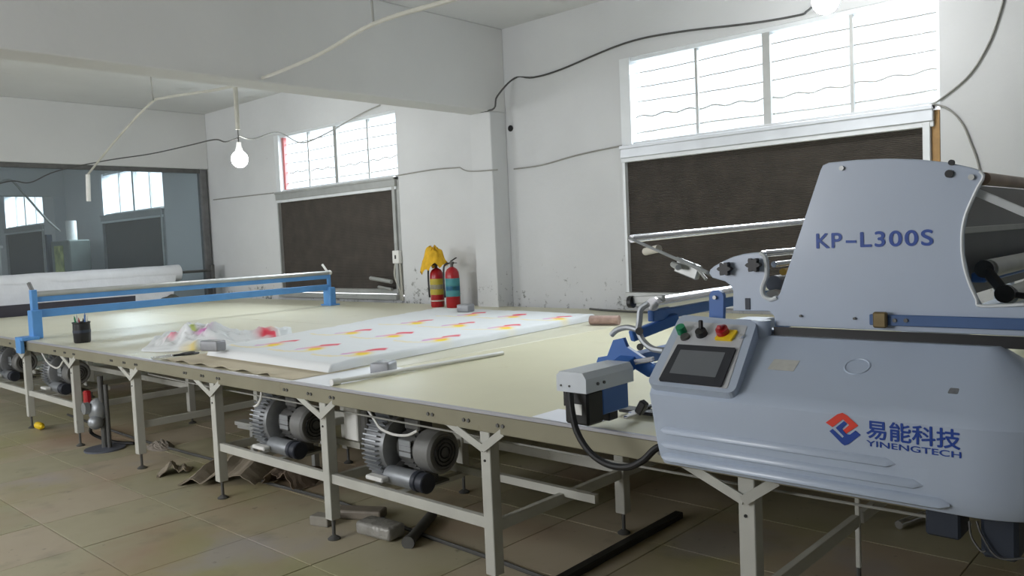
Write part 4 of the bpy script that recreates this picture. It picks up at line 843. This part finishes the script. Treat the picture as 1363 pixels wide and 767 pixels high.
# blue cutter carriage arms
b = B(); b.bar(oy(840, 448, 2.75), oy(902, 424, 2.95), .03, .045, .004); b.obj('carriage_arm', blue_m, mc)
A1 = lambda px, py: xz(px, py, 2.72)
b = B(); b.prism([A1(*c_) for c_ in ((794, 482), (796, 476), (808, 474), (816, 453), (829, 450), (834, 462), (846, 470), (858, 478), (874, 487), (874, 502), (862, 502), (846, 492), (838, 486), (826, 490), (802, 490))], FX(2.72), 0, -.02); b.obj('carriage_plate', blue_m, mc)
b = B(); b.bar(oy(845, 482, 2.70), oy(870, 478, 2.70), .018, .02, .003); b.obj('carriage_pin', chrome_m, mc)
b = B(); b.bar(oy(870, 495, 2.70), oy(895, 490, 2.75), .05, .06, .004); b.bar(oy(845, 478, 2.74), Vector((oy(845, 478, 2.74).x, 6.2, 1.10)), .05, .05, .004); b.obj('carriage_rail', blue_m, mc)
# silver hooked linkage
b = B(); b.tube(smooth_path([oy(863, 404, 2.76), oy(853, 412, 2.75), oy(851, 428, 2.74), oy(850, 440, 2.73), oy(856, 454, 2.72), oy(868, 464, 2.71), oy(884, 467, 2.70)]), .013, 8); b.obj('hook_link', silver_m, mc, True)
b = B(); b.tube(smooth_path([oy(814, 446, 2.74), oy(822, 439, 2.74), oy(836, 436, 2.735), oy(851, 440, 2.73)]), .012, 8); b.obj('hook_link', silver_m, mc, True)
b = B(); b.cyl(oy(851, 441, 2.745), oy(851, 441, 2.71), .016, seg=12); b.cyl(oy(852, 462, 2.74), oy(852, 462, 2.70), .014, seg=12); b.obj('pivot_bolt', iron_m, mc, True)
# cutter head: grey cover, black motor, blue body, cable
hd = B().prism([(-1.952, 1.022), (-1.812, 1.022), (-1.812, 1.075), (-1.828, 1.098), (-1.936, 1.098), (-1.952, 1.082)], lambda u, v, w_: Vector((u, w_, v)), 2.35, 2.66).obj('head_cover', M('light_grey_enamel', (208, 214, 220), .4, 0, .04, 6), mc)
for xx in (-1.93, -1.89): B().cyl((xx, 2.352, 1.045), (xx, 2.346, 1.045), .004, seg=8).obj('screw', iron_m, hd)
for yy in (2.42, 2.46): B().cyl((-1.814, yy, 1.05), (-1.806, yy, 1.05), .006, seg=8).obj('screw', iron_m, hd)
mo_ = B().bb(-1.935, -1.822, 2.37, 2.47, .895, 1.022, .008).bb(-1.945, -1.93, 2.38, 2.44, .96, 1.022).obj('head_motor', black_m, mc)
B().bb(-1.885, -1.85, 2.367, 2.371, .935, .975).obj('label', white_m, mo_)
B().bb(-1.925, -1.825, 2.47, 2.64, .92, 1.022, .004).obj('head_body', blue_m, mc); B().bb(-1.87, -1.835, 2.52, 2.58, .885, .95, .004).obj('cutter_foot', black_m, mc)
B().bar((-1.88, 2.64, 1.06), (-1.88, 2.74, 1.09), .08, .05, .004).obj('head_mount', blue_m, mc)
b = B(); b.tube(smooth_path([oy(759, 524, 2.34), oy(761, 545, 2.32), oy(768, 575, 2.31), oy(785, 602, 2.30), oy(808, 618, 2.30), oy(835, 622, 2.30), oy(856, 613, 2.30), oy(872, 598, 2.31), oy(890, 590, 2.33)]), .0125, 10); b.obj('power_cable', rubber_m, mc, True)
for px, py in ((832, 556), (838, 551), (846, 548)):
    p = oz(px, py, TZ+.03); q = oz(px+22, py-8, TZ+.03); B().bar(p, q, .02, .012, .003).obj('knife_link', chrome_m if px < 845 else black_m, mc)
p = oz(840, 553, TZ); B().bb(p.x-.05, p.x+.12, p.y-.02, p.y+.06, TZ+.012, TZ+.025, .004).obj('knife_base', black_m, mc)
B().bar(oy(850, 550, 2.55), oy(858, 535, 2.55), .03, .03, .004).obj('knife_post', black_m, mc)
# drive housings under the cover
b = B(); p, q = oy(1240, 684, 2.42), oy(1286, 712, 2.42); b.bb(p.x, q.x, 2.36, 2.46, q.z, .86, .006); b.obj('drive_housing', navy_m, mc)
b = B(); p, q = oy(1312, 690, 2.42), oy(1362, 742, 2.42); b.bb(p.x, q.x, 2.36, 2.46, q.z, .86, .01); b.obj('drive_housing', navy_m, mc)
b = B(); b.tube(smooth_path([oy(1290, 694, 2.36), oy(1293, 715, 2.35), oy(1305, 733, 2.34), oy(1312, 734, 2.34)]), .003, 5); b.tube(smooth_path([oy(1300, 694, 2.36), oy(1308, 715, 2.35), oy(1330, 743, 2.345), oy(1375, 742, 2.345)]), .003, 5); b.obj('loose_wire', dcable_m, mc, True)
